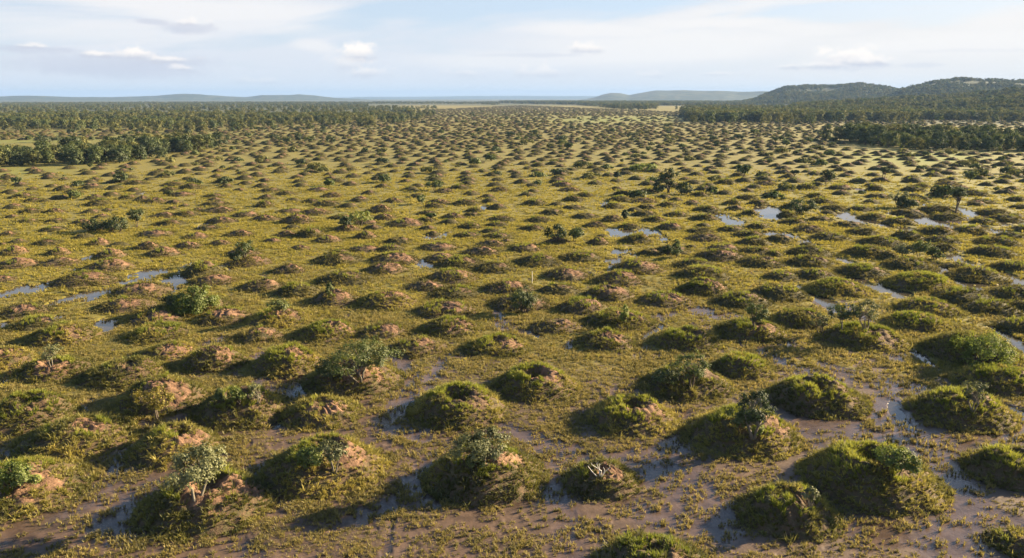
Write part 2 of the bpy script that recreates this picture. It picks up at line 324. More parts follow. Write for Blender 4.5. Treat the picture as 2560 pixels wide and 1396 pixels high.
# ------------------------------------------------------------------ the mounds of the photograph: x, top, foot, width (pixels), bare soil, crater, fresh grass, label
NEAR = [
 (522,1206,1346,310,.45,.5,.5,"broad mound with wide tan bare crest under the pale rounded shrub tree"),
 (60,1186,1306,320,.5,0,.4,"mound cut by the left edge with big tan slope and bright green bush"),
 (815,1115,1246,290,.35,.8,.5,"mound with a dark hollow and brown crest under a spindly pale-stemmed shrub"),
 (440,1071,1170,205,.25,.5,.3,"small mound with notched top and tan patch directly behind the pale rounded shrub tree"),
 (200,1063,1159,260,.2,0,.4,"wide low mound with one pinkish soil knob on its flat grassy top, left foreground"),
 (78,995,1095,215,.15,.5,.8,"bright green topped mound standing against the left frame edge behind the pinkish knob mound"),
 (412,940,1043,210,.5,0,.2,"mound with a steep tan bare face beside the yellow-leaved bush"),
 (607,979,1075,220,.08,.7,.6,"shaggy mound with a dark cleft carrying a clump of mixed small shrubs, left foreground"),
 (810,1007,1075,185,.35,.4,.3,"small mound with tan right slope between the shaggy cleft mound and the muddy path"),
 (320,908,977,205,.12,.2,.3,"smooth shrubless olive mound with a long shadow, right of the mound with the silvery bush"),
 (140,904,960,170,.4,.6,.3,"mound with an orange broken rim below the silvery-grey bush at the left"),
 (425,866,908,120,.5,0,.2,"small pointed mound with orange bare top behind the smooth olive mound"),
 (540,872,936,150,.5,0,.4,"mound with a sharp orange bare peak and a few thin grasses on top"),
 (722,872,943,165,.2,0,.8,"lush grassy mound with a small bare tip just left of the broad grey-green shrub"),
 (889,905,992,228,.4,.6,.5,"mound with an orange broken rim half hidden under the broad grey-green shrub"),
 (165,814,871,160,.15,0,.5,"ragged grassy mound just behind the silvery-grey bush at the left"),
 (15,866,929,115,.3,0,.4,"half mound with brown front cut by the left frame edge beside the silvery bush"),
 (405,817,861,155,.1,.2,.7,"bright green domed mound with a dark tuft on top, left of the lush grassy mound"),
 (395,787,820,120,.35,0,.5,"low mound with two small orange bare humps behind the bright green domed mound"),
 (565,776,817,130,.5,0,.5,"mound with a round pinkish bare slope right of the lush yellow-green bush"),
 (490,745,792,170,.15,0,.3,"mound almost hidden under the big lush yellow-green bush at mid left"),
 (320,757,787,140,.25,0,.2,"low dark elongated mound lying in the shadow of the lush yellow-green bush"),
 (355,716,749,120,.3,0,.5,"mound with a furrowed brown side between two puddles left of the lush bush"),
 (215,686,722,145,.2,0,.4,"mound with a dark shrub at its left end beside the blue puddle at the left"),
 (275,654,685,105,.3,0,.3,""),(65,773,798,110,.3,0,.3,""),(95,743,776,110,.1,0,.3,""),(95,798,830,95,.05,0,.9,""),
 (10,692,708,60,.3,0,.2,""),(45,651,675,90,.4,0,.3,""),(150,651,670,85,.2,0,.3,""),(510,660,694,85,.05,0,.8,""),
 (537,692,719,105,.5,0,.3,""),(625,648,670,95,.3,0,.3,""),(655,703,733,95,.3,0,.3,""),
 (700,776,822,160,.25,0,.4,"mound with pinkish lumps of soil under a small round green shrub, left of centre"),
 (652,825,861,100,.3,0,.3,"small mound with a round tan soil knob, in front of the small round green shrub"),
 (745,714,746,90,.02,0,.6,""),(838,730,768,105,.35,0,.4,"mound with orange lumps below a slim upright green shrub"),
 (970,733,779,155,.2,0,.2,"large mound, dark bushes on the left half and a combed tan right slope"),
 (865,686,719,140,.1,0,.3,""),(722,664,689,70,.2,0,.3,""),(845,643,666,105,.1,0,.3,""),(985,638,666,105,.5,0,.5,""),
 (965,662,689,95,.5,0,.5,""),(1103,638,656,70,.4,0,.2,""),(1150,648,675,105,.1,0,.3,""),(1238,664,686,95,.1,0,.3,""),
 (1130,681,714,115,.2,0,.4,""),(1065,707,731,90,.25,0,.4,""),(1137,724,752,105,.1,0,.4,""),
 (1115,765,800,150,.3,0,.8,"mound with a cap of bright grass over reddish soil, centre left in the middle distance"),
 (820,809,858,145,.35,.2,.7,"mound topped with bright tufts above a fluted brown soil bank, behind the broad grey-green shrub"),
 (957,814,852,125,.35,0,.5,"tan-shouldered mound between the fluted bank mound and the ball-shaped soil mound"),
 (1128,800,847,150,.35,0,.5,"mound with a rounded ball of reddish-brown bare soil on its front"),
 (1045,852,896,145,.3,0,.4,"brown-shouldered mound at the head of the muddy path"),
 (1243,847,896,158,.3,.3,.6,"grassy mound with a reddish right face, beside the grey trickle right of the muddy path"),
 (1275,704,740,130,.3,0,.3,"mound with a pale pinkish crest behind the leafy shrub with the white dead stick"),
 (1300,743,782,150,.2,0,.3,"mound carrying the dark leafy shrub with the white dead stick"),
 (1345,645,671,110,.1,0,.4,""),(1450,636,659,95,.05,0,.4,""),(1415,675,705,100,.3,0,.3,""),(1400,724,741,90,.05,0,.5,""),
 (1545,684,720,125,.2,0,.5,""),(1600,652,688,130,.25,0,.4,""),(1735,656,678,95,.02,0,.4,""),
 (1522,719,757,110,.3,.5,.4,"crater-topped mound with a reddish rim in the middle of the picture"),
 (1755,673,707,120,.02,0,.7,""),(1760,705,745,115,.25,0,.5,""),
 (1665,737,773,135,.35,0,.7,"mound with a furrowed dark red face below a cap of bright grass"),
 (1455,749,790,125,.3,0,.6,"leafy-tufted mound with tan right end, right of the white-stick shrub"),
 (1392,803,839,130,.4,.4,.5,"mound with dark hollow side and tan lump, left of the slim leafy sapling"),
 (1548,782,830,165,.2,0,.5,"large green mound carrying a slim leafy sapling"),
 (1512,833,882,140,.25,0,.5,"rounded mound with a small brown top in front of the slim leafy sapling"),
 (1712,825,882,165,.05,.5,.7,"dark mound with grassy rim round a shaded hollow, right of the grey trickle"),
 (1875,803,858,170,.2,.2,.5,"dark mound with a reddish flank under the tall bushy shrub at centre right"),
 (1850,738,777,145,.15,0,.6,""),(1900,651,673,100,.1,0,.3,""),(1800,638,657,105,.2,0,.3,""),(1955,684,706,85,.1,0,.3,""),
 (1945,716,757,135,.05,0,.5,""),
 (1338,926,1007,205,.25,1,.7,"neatly domed mound with a perfect grass-ringed crater and tan right slope in the centre"),
 (1712,928,1005,212,.15,.4,.3,"mound with a dark overhung front and radiating pale streaks under the open leafy shrub"),
 (1853,893,952,148,.03,.2,.8,"plain round grassy mound just right of the open leafy shrub"),
 (2025,648,673,105,.1,0,.4,""),(2037,678,704,95,.05,0,.4,""),(2152,670,697,110,.05,0,.6,""),(2270,654,681,110,.02,0,.5,""),
 (2300,686,733,165,.02,0,.9,"large plain vivid green mound among pale puddles at the right"),(2095,709,746,155,.05,0,.6,""),(2440,673,708,135,.02,0,.5,""),
 (2540,660,684,95,.02,0,.4,""),(2395,659,675,60,.1,0,.3,""),(2410,733,767,145,.03,0,.5,""),(2540,719,760,140,.02,0,.4,""),
 (2310,762,798,165,.05,0,.5,""),(2475,768,795,140,.02,0,.4,""),(2545,757,784,70,.02,0,.4,""),
 (2003,779,828,155,.05,0,.5,"dark bushy mound just left of the pair of airy trees"),
 (2150,817,880,205,.18,.2,.7,"long dark mound with reddish ledges in front of the pair of airy trees"),
 (2290,792,836,165,.12,0,.8,"bright-crested mound with one small reddish scar, right of the pair of airy trees"),
 (2425,841,920,225,.1,0,.3,"mound carrying the big glossy dome-shaped green bush near the right edge"),
 (2560,803,841,130,.02,0,.4,"mound cut by the right frame edge behind the big glossy dome-shaped bush"),
 (2490,926,997,195,.05,0,.7,"lush dark green mound directly in front of the big glossy dome-shaped bush"),
 (2040,955,1045,225,.15,.7,.8,"wide tufted mound with a black hollow near its crest, right of the two-tiered tree"),
 (2395,987,1079,235,.08,.2,.8,"broad mound with bright crest carrying a sparse silvery bush, right foreground"),
 (1850,1039,1147,265,.25,.3,.7,"tall mound with reddish lobed soil in front of the two-tiered tree"),
 (2170,1127,1282,325,.12,.9,.7,"biggest mound, with a grassy crater and a compact dark green tree, right foreground"),
 (1965,1226,1350,235,.1,.2,.7,"steep mound with a small pale dry shrub at its right shoulder, lower right"),
 (2530,1119,1234,220,.04,.2,.6,"dark grassy mound cut by the right frame edge in the foreground"),
 (1630,1338,1525,300,.1,.3,.8,"yellow-green grassy mound cut by the bottom frame edge"),
 (1500,1159,1250,175,.2,0,.5,"small low mound with a bare white twig on its crest, centre foreground"),
 (1212,1119,1262,285,.4,1,.6,"large mound with a black pit and a wide cracked tan slope, centre foreground"),
 (1147,975,1071,232,.18,.7,.9,"domed mound with vivid green grass filling its crater, beside the muddy path"),
 (1580,1007,1095,215,.25,.8,.7,"mound with a small round crater and a tan right slope, left of the two-tiered tree"),
 (2540,1345,1400,120,.03,0,.5,"little grassy hump in the bottom right corner"),
]
# middle distance: four windows of the photograph (offset), entries x, top, foot, width at four times size, bare soil
MIDA = [(1000,800,870,190,.6),(1110,910,1000,260,.6),(590,890,970,200,.5),(150,880,970,240,.5),(840,600,655,190,.4),(540,680,730,230,.1),(560,590,640,180,.1),(280,590,640,180,.1),(130,545,590,130,.4),(30,840,870,110,.5),(190,810,850,170,.3),(490,810,870,260,.1),(90,720,770,160,.2),(850,755,800,180,.1),(1480,800,910,210,.2),(1570,710,780,300,.2),(1640,890,980,280,.45),(1890,830,900,230,.3),(1970,740,800,220,.5),(2400,710,780,240,.2),(2210,810,870,190,.3),(2440,920,980,300,.3),(2230,590,640,260,.3),(1650,530,585,220,.2),(1870,520,580,260,.1),(2190,490,540,280,.2),(2460,520,580,220,.2),(1700,610,670,260,.1),(1200,840,880,170,.3),(560,490,540,170,.3),(320,490,545,220,.1),(920,510,550,180,.1),(1080,490,525,120,.1),(1020,545,590,140,.1),(350,385,430,190,.1),(460,380,430,110,.1),(590,360,405,170,.1),(140,460,500,180,.2),(960,370,410,190,.2),(1110,335,375,170,.1),(1290,350,400,170,.1),(1440,385,425,190,.1),(1570,385,440,220,.3),(1750,420,450,160,.1),(1730,470,505,110,.1),(1850,445,475,100,.1),(1990,490,520,120,.1),(2150,350,385,200,.1),(2160,430,475,250,.1),(2150,400,425,150,.1),(1830,320,370,210,.2),(1700,280,330,170,.1),(650,285,320,190,.1),(930,270,300,190,.1),(1160,265,305,170,.1),(330,285,310,120,.1),(110,315,350,170,.1),(520,235,280,120,.3),(650,180,210,110,.1),(900,200,235,120,.1),(890,240,270,120,.1),(960,190,220,140,.1),(1200,195,240,220,.1),(1370,235,255,200,.1),(1510,205,250,180,.1),(1740,230,270,200,.1),(1920,245,300,220,.1),(2240,190,240,170,.1),(2450,165,205,170,.1),(2460,220,255,140,.1),(2400,280,320,120,.1)]
MIDB = [(600,495,560,270,.3),(350,490,540,220,.2),(720,415,475,260,.1),(560,395,440,180,.1),(370,385,425,140,.1),(100,410,480,180,.1),(100,560,620,230,.3),(420,560,650,280,.2),(370,650,700,150,.4),(300,715,780,180,.2),(550,690,790,260,.1),(170,785,840,160,.2),(720,770,840,240,.4),(450,860,910,180,.3),(1100,725,800,190,.5),(920,660,730,240,.4),(1180,665,710,180,.1),(850,555,605,220,.1),(1110,600,660,200,.2),(1290,550,610,200,.3),(1240,450,540,220,.2),(1500,620,680,330,.6),(1380,385,435,160,.3),(1140,310,355,150,.1),(1040,390,430,190,.1),(920,460,490,180,.1),(1430,785,860,260,.1),(1090,870,930,270,.2),(1360,880,930,270,.1),(840,905,960,200,.1),(1980,540,600,200,.3),(1700,580,630,170,.1),(1720,515,560,190,.1),(1830,400,450,200,.4),(1780,440,490,180,.1),(2110,415,465,260,.1),(2190,480,530,160,.1),(2160,530,580,160,.1),(1930,615,655,180,.2),(2140,635,700,220,.1),(2350,690,740,180,.1),(2120,730,790,250,.1),(2450,570,630,250,.1),(2420,640,680,220,.1),(2420,750,800,260,.1),(2350,810,880,250,.2),(1830,840,920,330,.2),(2250,880,970,320,.2),(1720,690,715,170,.1),(1770,725,755,120,.1),(2330,420,440,170,.1),(2420,465,505,190,.1),(2500,790,830,110,.1)]
MIDC = [(1000,555,630,180,.2),(740,545,600,240,.05),(830,625,685,180,.2),(680,665,720,120,.3),(1330,515,575,220,.1),(1580,635,710,220,.2),(1420,575,635,220,.05),(1170,645,695,190,.1),(1650,520,575,200,.1),(1920,555,620,260,.05),(1250,760,850,280,.05),(860,790,860,190,.4),(740,810,880,260,.05),(130,850,930,260,.2),(200,665,720,240,.1),(270,590,635,240,.05),(400,500,560,200,.1),(460,790,850,210,.3),(900,750,785,120,.02),(1560,430,480,180,.05),(1350,450,510,190,.05),(1230,490,525,150,.05),(1310,390,440,240,.2),(1640,385,420,130,.1),(1800,420,460,160,.1),(1940,470,530,240,.05),(2230,475,515,180,.05),(1880,690,750,240,.02),(1920,750,830,300,.2),(1910,640,680,140,.05),(2200,680,735,260,.15),(2360,730,790,280,.05),(2470,640,700,210,.1),(2420,790,870,280,.02),(2110,850,920,260,.2),(2440,890,960,300,.05),(1790,845,890,110,.1),(1600,880,960,340,.05),(1380,900,970,200,.05),(620,370,425,200,.1),(1010,440,495,200,.05),(620,465,505,200,.05),(230,405,465,220,.1),(450,435,470,150,.05),(1080,370,425,220,.05),(1520,355,395,150,.05),(2210,400,460,170,.1),(2340,360,410,200,.02),(2460,405,460,170,.1),(2370,510,570,160,.05)]
MIDD = [(530,575,630,220,.05),(250,605,655,240,.05),(400,665,740,260,.25),(120,760,840,240,.05),(190,520,580,160,.05),(600,515,555,150,.1),(660,460,510,220,.02),(930,475,525,240,.15),(1050,550,605,250,.1),(810,625,690,270,.05),(1310,590,660,270,.02),(940,695,765,260,.02),(620,745,825,330,.05),(1120,785,885,400,.02),(1010,880,1000,430,.02),(420,890,990,400,.02),(390,830,880,150,.1),(60,900,980,160,.1),(1390,725,820,280,.02),(1680,680,770,340,.05),(1410,510,565,270,.05),(1800,560,610,270,.02),(1700,490,545,330,.05),(2020,680,750,310,.02),(2160,595,655,230,.02),(1740,790,850,300,.02),(1740,850,930,260,.02),(2250,880,990,400,.02),(2280,790,880,380,.02),(2420,735,800,240,.02),(2370,560,620,270,.02),(2260,500,560,260,.02),(2480,540,590,150,.02),(2140,410,445,210,.02),(2080,440,470,180,.05),(2480,375,425,180,.02),(2540,470,500,200,.02),(1570,390,415,110,.02),(1460,340,385,150,.05),(1690,335,370,170,.02),(1070,265,320,160,.1),(740,320,360,170,.02),(2060,310,370,240,.02),(2370,310,350,180,.02),(2440,265,310,140,.02)]

class Mound: pass
MOUNDS = []
def add_mound(cx, ytop, ybot, w, bare, crater=0.0, fresh=0.4, label='', lift=0.0):
    gx, gy = ground(cx, ybot)
    R = (0.568 if w > 120 else 0.64) * w / ppm(gx, gy)
    yc = gy + 0.90 * R
    r = ray(cx, ytop); k = (yc - 0.15 * R) / r[1]
    h = CAMZ + k * r[2]
    m_ = Mound()
    m_.x = gx * yc / gy; m_.y = yc; m_.R = float(np.clip(R, 1.0, 4.6)); m_.h = float(np.clip(h * (0.93 if w > 120 else 1.08), 0.28 * m_.R, 0.52 * m_.R))
    m_.bare, m_.crater, m_.fresh, m_.label, m_.px, m_.py, m_.w = bare, crater, fresh, label, cx, ybot, w
    m_.warp = rng.uniform(0, 100); m_.idx = len(MOUNDS)
    for q in MOUNDS:                                     # the same mound met twice at the seam of two windows
        if (q.x - m_.x) ** 2 + ((q.y - m_.y) * .8) ** 2 < (0.55 * (q.R + m_.R)) ** 2 and not label: return
    MOUNDS.append(m_)
for e in NEAR: add_mound(*e)
for x0, tab in ((0, MIDA), (640, MIDB), (1280, MIDC), (1920, MIDD)):
    for (x, t, b, w, br) in tab: add_mound(x0 + x / 4, 400 + t / 4, 400 + b / 4, w / 4, br, 0, rng.uniform(.1, .7))
# further mounds in the same open staggered spread, out to the forest
def far_region(x, y):
    """where the mound field lies (inside the forests and clearings)"""
    px = W0 / 2 + F * x / (y * cos(PITCH) + CAMZ * sin(PITCH))
    dep = math.degrees(atan2(CAMZ, y)); py = 245 + F * tan(radians(dep))
    if px < -160 or px > 2720: return 0.0
    top = np.interp(px, [-200, 0, 300, 600, 1000, 1060, 1300, 1700, 1730, 2000, 2560, 2800], [326, 326, 322, 312, 297, 274, 263, 279, 300, 301, 299, 299])
    if py < top: return 0.0
    if px < 450 and 348 < py < np.interp(px, [-200, 0, 430, 450], [430, 425, 398, 380]): return 0.0
    if px > 2070 and 318 < py < np.interp(px, [2070, 2130, 2560, 2800], [335, 372, 382, 382]): return 0.0
    if 1370 < px < 1730 and 288 < py < 306: return 0.10
    return 0.55 if (px < 900 and py < 420) else 1.0
CELL = 8.0
grid = {}
def gkey(x, y): return (int(x // CELL), int(y // CELL))
for m_ in MOUNDS: grid.setdefault(gkey(m_.x, m_.y), []).append((m_.x, m_.y, m_.R))
FAR = []
tries = 110000
ux, uy = rng.random(tries), rng.random(tries)
for i in range(tries):
    y = 58 * (2200 / 58) ** (uy[i] ** 0.40)
    x = (ux[i] * 2 - 1) * (y * 0.74 + 8)
    p = far_region(x, y)
    if p <= 0 or rng.random() > p: continue
    gap = 6.6 if y < 230 else 6.1 if y < 500 else 7.0
    kx, ky = gkey(x, y); ok = True
    for a in (-1, 0, 1):
        for b in (-1, 0, 1):
            for (qx, qy, qr) in grid.get((kx + a, ky + b), ()):
                if (qx - x) ** 2 + (qy - y) ** 2 < (gap if qr < 2.2 else gap + 0.6) ** 2: ok = False; break
            if not ok: break
        if not ok: break
    if not ok: continue
    R = float(rng.uniform(1.8, 2.9))
    grid.setdefault((kx, ky), []).append((x, y, R))
    FAR.append((x, y, R, R * float(rng.uniform(.27, .42))))
# the 300 that show largest are things of their own
for (x, y, R, h) in list(FAR):
    if y < 190:
        m_ = Mound(); m_.x, m_.y, m_.R, m_.h = x, y, R, h
        m_.bare, m_.crater, m_.fresh, m_.label = float(rng.choice([.05, .1, .25])), 0, float(rng.uniform(.1, .6)), ''
        m_.px, m_.py = project(x, y - R, 0); m_.w = 2 * R * ppm(x, y); m_.warp = rng.uniform(0, 100)
        MOUNDS.append(m_); FAR.remove((x, y, R, h))
for m_ in MOUNDS:
    m_.size = m_.R * m_.h * ppm(m_.x, m_.y) ** 2
    if m_.px < -60 or m_.px > 2620: m_.size *= 0.02
MOUNDS.sort(key=lambda q: -q.size)
for m_ in MOUNDS[300:]: FAR.append((m_.x, m_.y, m_.R, m_.h))
MOUNDS = MOUNDS[:300]
for i, m_ in enumerate(MOUNDS): m_.idx = i
mx = np.array([q.x for q in MOUNDS]); my = np.array([q.y for q in MOUNDS]); mR = np.array([q.R for q in MOUNDS]); mh = np.array([q.h for q in MOUNDS])

def mound_profile(rho):
    return np.clip(1 - rho ** 2.0, 0, 1) ** 1.15
def ground_height(x, y):
    d = np.sqrt((mx - x) ** 2 + (my - y) ** 2) / mR
    return float(np.max(mh * mound_profile(np.minimum(d, 1.0))))
def hit(px, py):
    """the point where a photograph pixel meets the plain or a mound"""
    r = ray(px, py); r = r / np.linalg.norm(r)
    t = 8.0
    while t < 1500:
        p = np.array([0, 0, CAMZ]) + r * t
        if p[2] <= ground_height(p[0], p[1]): return p
        t += max(0.08, (p[2] - 2.5) * 0.5) if p[2] > 2.6 else max(0.06, t * 0.0015)
    gx, gy = ground(px, py); return np.array([gx, gy, 0.0])

# ------------------------------------------------------------------ water and wet mud, as strokes on the plain: points (pixels), width (pixels)
WATER = [([(28,728),(80,722),(130,714)],13),([(165,748),(215,742),(255,735)],13),([(290,705),(335,692),(390,690)],13),([(430,722),(440,705),(450,690)],20),([(235,812),(268,824)],16),([(195,655),(225,645)],14),([(195,672),(215,667)],9),
 ([(470,662),(492,659)],7),([(510,562),(533,558)],6),([(330,485),(360,485)],4),([(555,668),(600,663)],9),([(0,815),(12,812)],12),([(132,797),(146,795)],7),([(20,950),(45,920),(70,900)],10),
 ([(1525,576),(1560,582),(1590,588)],9),([(1615,582),(1650,592)],9),([(1535,634),(1575,630)],8),([(1520,655),(1550,650)],6),([(1525,676),(1545,672)],6),([(1205,520),(1235,522)],4),([(1500,512),(1520,510)],4),([(1040,658),(1080,660)],7),
 ([(1908,537),(1950,533)],9),([(1805,548),(1832,552)],9),([(2103,543),(2130,541)],7),([(2410,535),(2470,540)],13),([(2298,553),(2340,560)],11),([(2345,567),(2370,570)],8),([(2205,562),(2265,573)],7),([(2482,579),(2520,582)],6),([(1930,594),(1985,592),(2010,604)],7),
 ([(2390,645),(2440,662),(2500,680),(2522,702)],11),([(2350,700),(2370,682)],16),([(2375,705),(2420,712)],10),([(2520,712),(2560,702)],14),([(2125,706),(2150,700)],10),([(2095,645),(2118,655)],6),([(2200,725),(2250,722)],8),([(1840,655),(1860,650)],5),
 ([(2320,545),(2330,540)],5),([(1060,593),(1110,590)],5),([(2190,700),(2225,718)],8),([(2030,735),(2060,752)],8),([(2200,800),(2235,835)],8),([(2255,850),(2290,872),(2300,895),(2330,915)],10),([(2515,835),(2535,855),(2560,880)],16),
 ([(1795,828),(1830,850),(1850,868)],13),([(1592,872),(1612,842),(1650,812)],9),([(1455,695),(1475,690)],4),([(1700,722),(1712,735)],6),([(735,850),(745,835)],7),([(780,822),(800,818)],6),([(870,850),(895,835)],7),([(1030,1050),(1025,1022),(1040,1008)],9),
 ([(1228,985),(1238,965)],8),([(440,1058),(480,1048),(500,1032)],16),([(172,1058),(195,1035),(208,1015)],14),([(675,1068),(715,1052)],9),([(755,975),(780,960)],14),([(1600,990),(1640,1005)],9),([(2395,955),(2420,985)],12),([(2230,1000),(2245,1040),(2270,1070)],10),([(2500,1020),(2560,1040)],16),([(2440,1060),(2475,1085)],8),
 ([(1350,838),(1330,828)],8),([(1465,825),(1472,812)],6),([(1590,760),(1600,752)],5),([(1385,770),(1400,765)],4),([(2070,785),(2100,778)],8),([(1960,860),(1990,850)],7)]
MUD = [([(990,905),(1030,940),(1010,990),(980,1040),(930,1078)],52),([(1105,895),(1075,955),(1055,1010)],34),([(900,1085),(1080,1088),(1250,1082),(1350,1105),(1440,1125)],34),([(1360,1135),(1440,1145),(1560,1152),(1640,1135),(1700,1105)],50),([(1690,1085),(1700,1060)],34),
 ([(1640,1180),(1700,1205),(1790,1235),(1860,1250)],80),([(1420,1280),(1415,1396)],52),([(1290,1245),(1370,1232),(1420,1270)],40),([(1060,1170),(1058,1220),(1095,1260)],44),([(610,1178),(670,1205)],50),([(640,1260),(690,1255)],40),([(200,1260),(280,1180),(330,1115)],62),([(0,1350),(100,1305),(210,1240)],60),([(270,1290),(390,1300)],80),([(340,1230),(430,1260)],70),
 ([(0,1150),(60,1140),(110,1120)],50),([(310,1055),(420,1068),(480,1062)],22),([(640,960),(750,965),(790,945)],44),([(830,1330),(890,1295),(960,1280)],44),([(2080,925),(2180,962),(2310,975)],40),([(1900,870),(1990,930),(2080,950)],34),([(2230,995),(2240,1040),(2260,1110),(2350,1130),(2450,1085),(2560,1050)],60),([(1980,1100),(2060,1065),(2200,1080)],60),
 ([(2380,1180),(2400,1280),(2350,1396)],90),([(2480,1290),(2560,1330)],70),([(2100,1320),(2230,1330)],70),([(1700,1300),(1800,1330),(1850,1280)],60),([(1560,1270),(1680,1290)],50),([(1700,770),(1770,782),(1850,798)],26),([(1250,810),(1280,825),(1330,832)],26),([(1240,780),(1250,800)],22),([(1410,870),(1480,845)],18),([(2040,760),(2090,775),(2140,768)],24),([(2140,790),(2190,800)],30),([(2170,840),(2200,870),(2230,880)],30),
 ([(2110,468),(2170,478)],12),([(1100,590),(1130,582)],8),([(2370,560),(2420,545)],8),([(1640,800),(1700,770)],20),([(1000,900),(985,880)],20),([(1170,880),(1200,860)],24),([(1690,1010),(1720,1050)],26),([(1620,870),(1590,900)],16),([(2260,860),(2230,900)],24),([(1140,1085),(1020,1200)],26),([(1000,1220),(960,1396)],18),([(1500,1330),(1520,1396)],30),([(500,860),(560,850)],22),([(560,1330),(640,1396)],28),([(690,900),(640,890)],14)]
def stroke_mask(X, Y, strokes, soft=0.5, extra=1.0):
    m_ = np.zeros_like(X)
    for pts, w in strokes:
        g = [ground(*p) for p in pts]
        if len(g) == 1: g = g * 2
        for k in range(len(g) - 1):
            (ax, ay), (bx, by) = g[k], g[k + 1]
            wm = extra * 0.5 * w / ppm((ax + bx) / 2, (ay + by) / 2)
            # strokes across the view cover more ground in depth than their pixel thickness suggests
            if extra > 1 and pts[0][1] < 760: wm *= (1.5 if pts[0][0] < 1750 else 2.3) if pts[0][0] > 1400 else 1.2
            fs = CAMZ / math.hypot(CAMZ, (ay + by) / 2)          # the plain is seen at a slant: widths are larger in depth
            dx, dy = bx - ax, (by - ay) * fs; L = dx * dx + dy * dy + 1e-6
            sel = (X > min(ax, bx) - 2 * wm - 2) & (X < max(ax, bx) + 2 * wm + 2) & (Y > min(ay, by) - 2 * wm / fs - 2) & (Y < max(ay, by) + 2 * wm / fs + 2)
            if not sel.any(): continue
            xs, ys = X[sel], Y[sel]
            ys = (ys - ay) * fs
            t = np.clip(((xs - ax) * dx + ys * dy) / L, 0, 1)
            d = np.sqrt((xs - ax - t * dx) ** 2 + (ys - t * dy) ** 2)
            v = 1.0 - d / (wm * (1 + soft))
            m_[sel] = np.maximum(m_[sel], np.clip(v, 0, 1))
    return m_
def cover_maps(X, Y):
    """water depth and grass cover of the plain at given points"""
    n_l = fbm(X * .55, Y * .55, 3, 4); n_s = fbm(X * 1.7, Y * 1.7, 11, 3)
    wat = stroke_mask(X, Y, WATER, 0.8, 1.45)
    wat = np.where(wat > 0, wat + (n_s - .5) * 1.7 + (n_l - .5) * 1.3 + (fbm(X * .8, Y * .33, 5, 3) - .5) * 2.4, 0)
    mud = stroke_mask(X, Y, MUD, 0.7)
    mud = np.where(mud > 0, mud + (n_l - .5) * 1.0 + (n_s - .5) * .5, 0)
    # regional wetness: the right foreground is half bare mud, the left is tufted, far away is closed turf
    def reg(px, py, r, k):
        gx, gy = ground(px, py)
        return k * np.exp(-(((X - gx) ** 2 + (Y - gy) ** 2) / r ** 2))
    bare = (0.18 + .11 * (1 - sstep(34, 75, np.hypot(X, Y)))) + reg(2330, 1180, 9, .36) + reg(2500, 1340, 8, .34) + reg(2080, 1090, 6, .30) + reg(1700, 1230, 6, .30) + reg(2200, 960, 9, .22) + reg(1500, 1300, 5, .20) + reg(1200, 1330, 6, .08) + reg(300, 1290, 6, .28) + reg(950, 1060, 6, .2) + reg(1750, 790, 8, .2) + reg(2450, 760, 14, .15) + reg(560, 1100, 6, .12) + reg(2420, 1060, 7, .25)
    far = sstep(45, 100, np.hypot(X, Y))
    bare = bare * (1 - .55 * far)
    g = fbm(X * 1.55, Y * 1.75, 23, 3) * .66 + fbm(X * .25, Y * .25, 29, 3) * .34
    grass = sstep(-.05, .06, g - (.26 + bare * .62 - .03 * far))
    grass = grass * (1 - sstep(.34, .62, mud)) * (1 - sstep(.08, .24, wat))
    return wat, np.clip(mud, 0, 1), grass

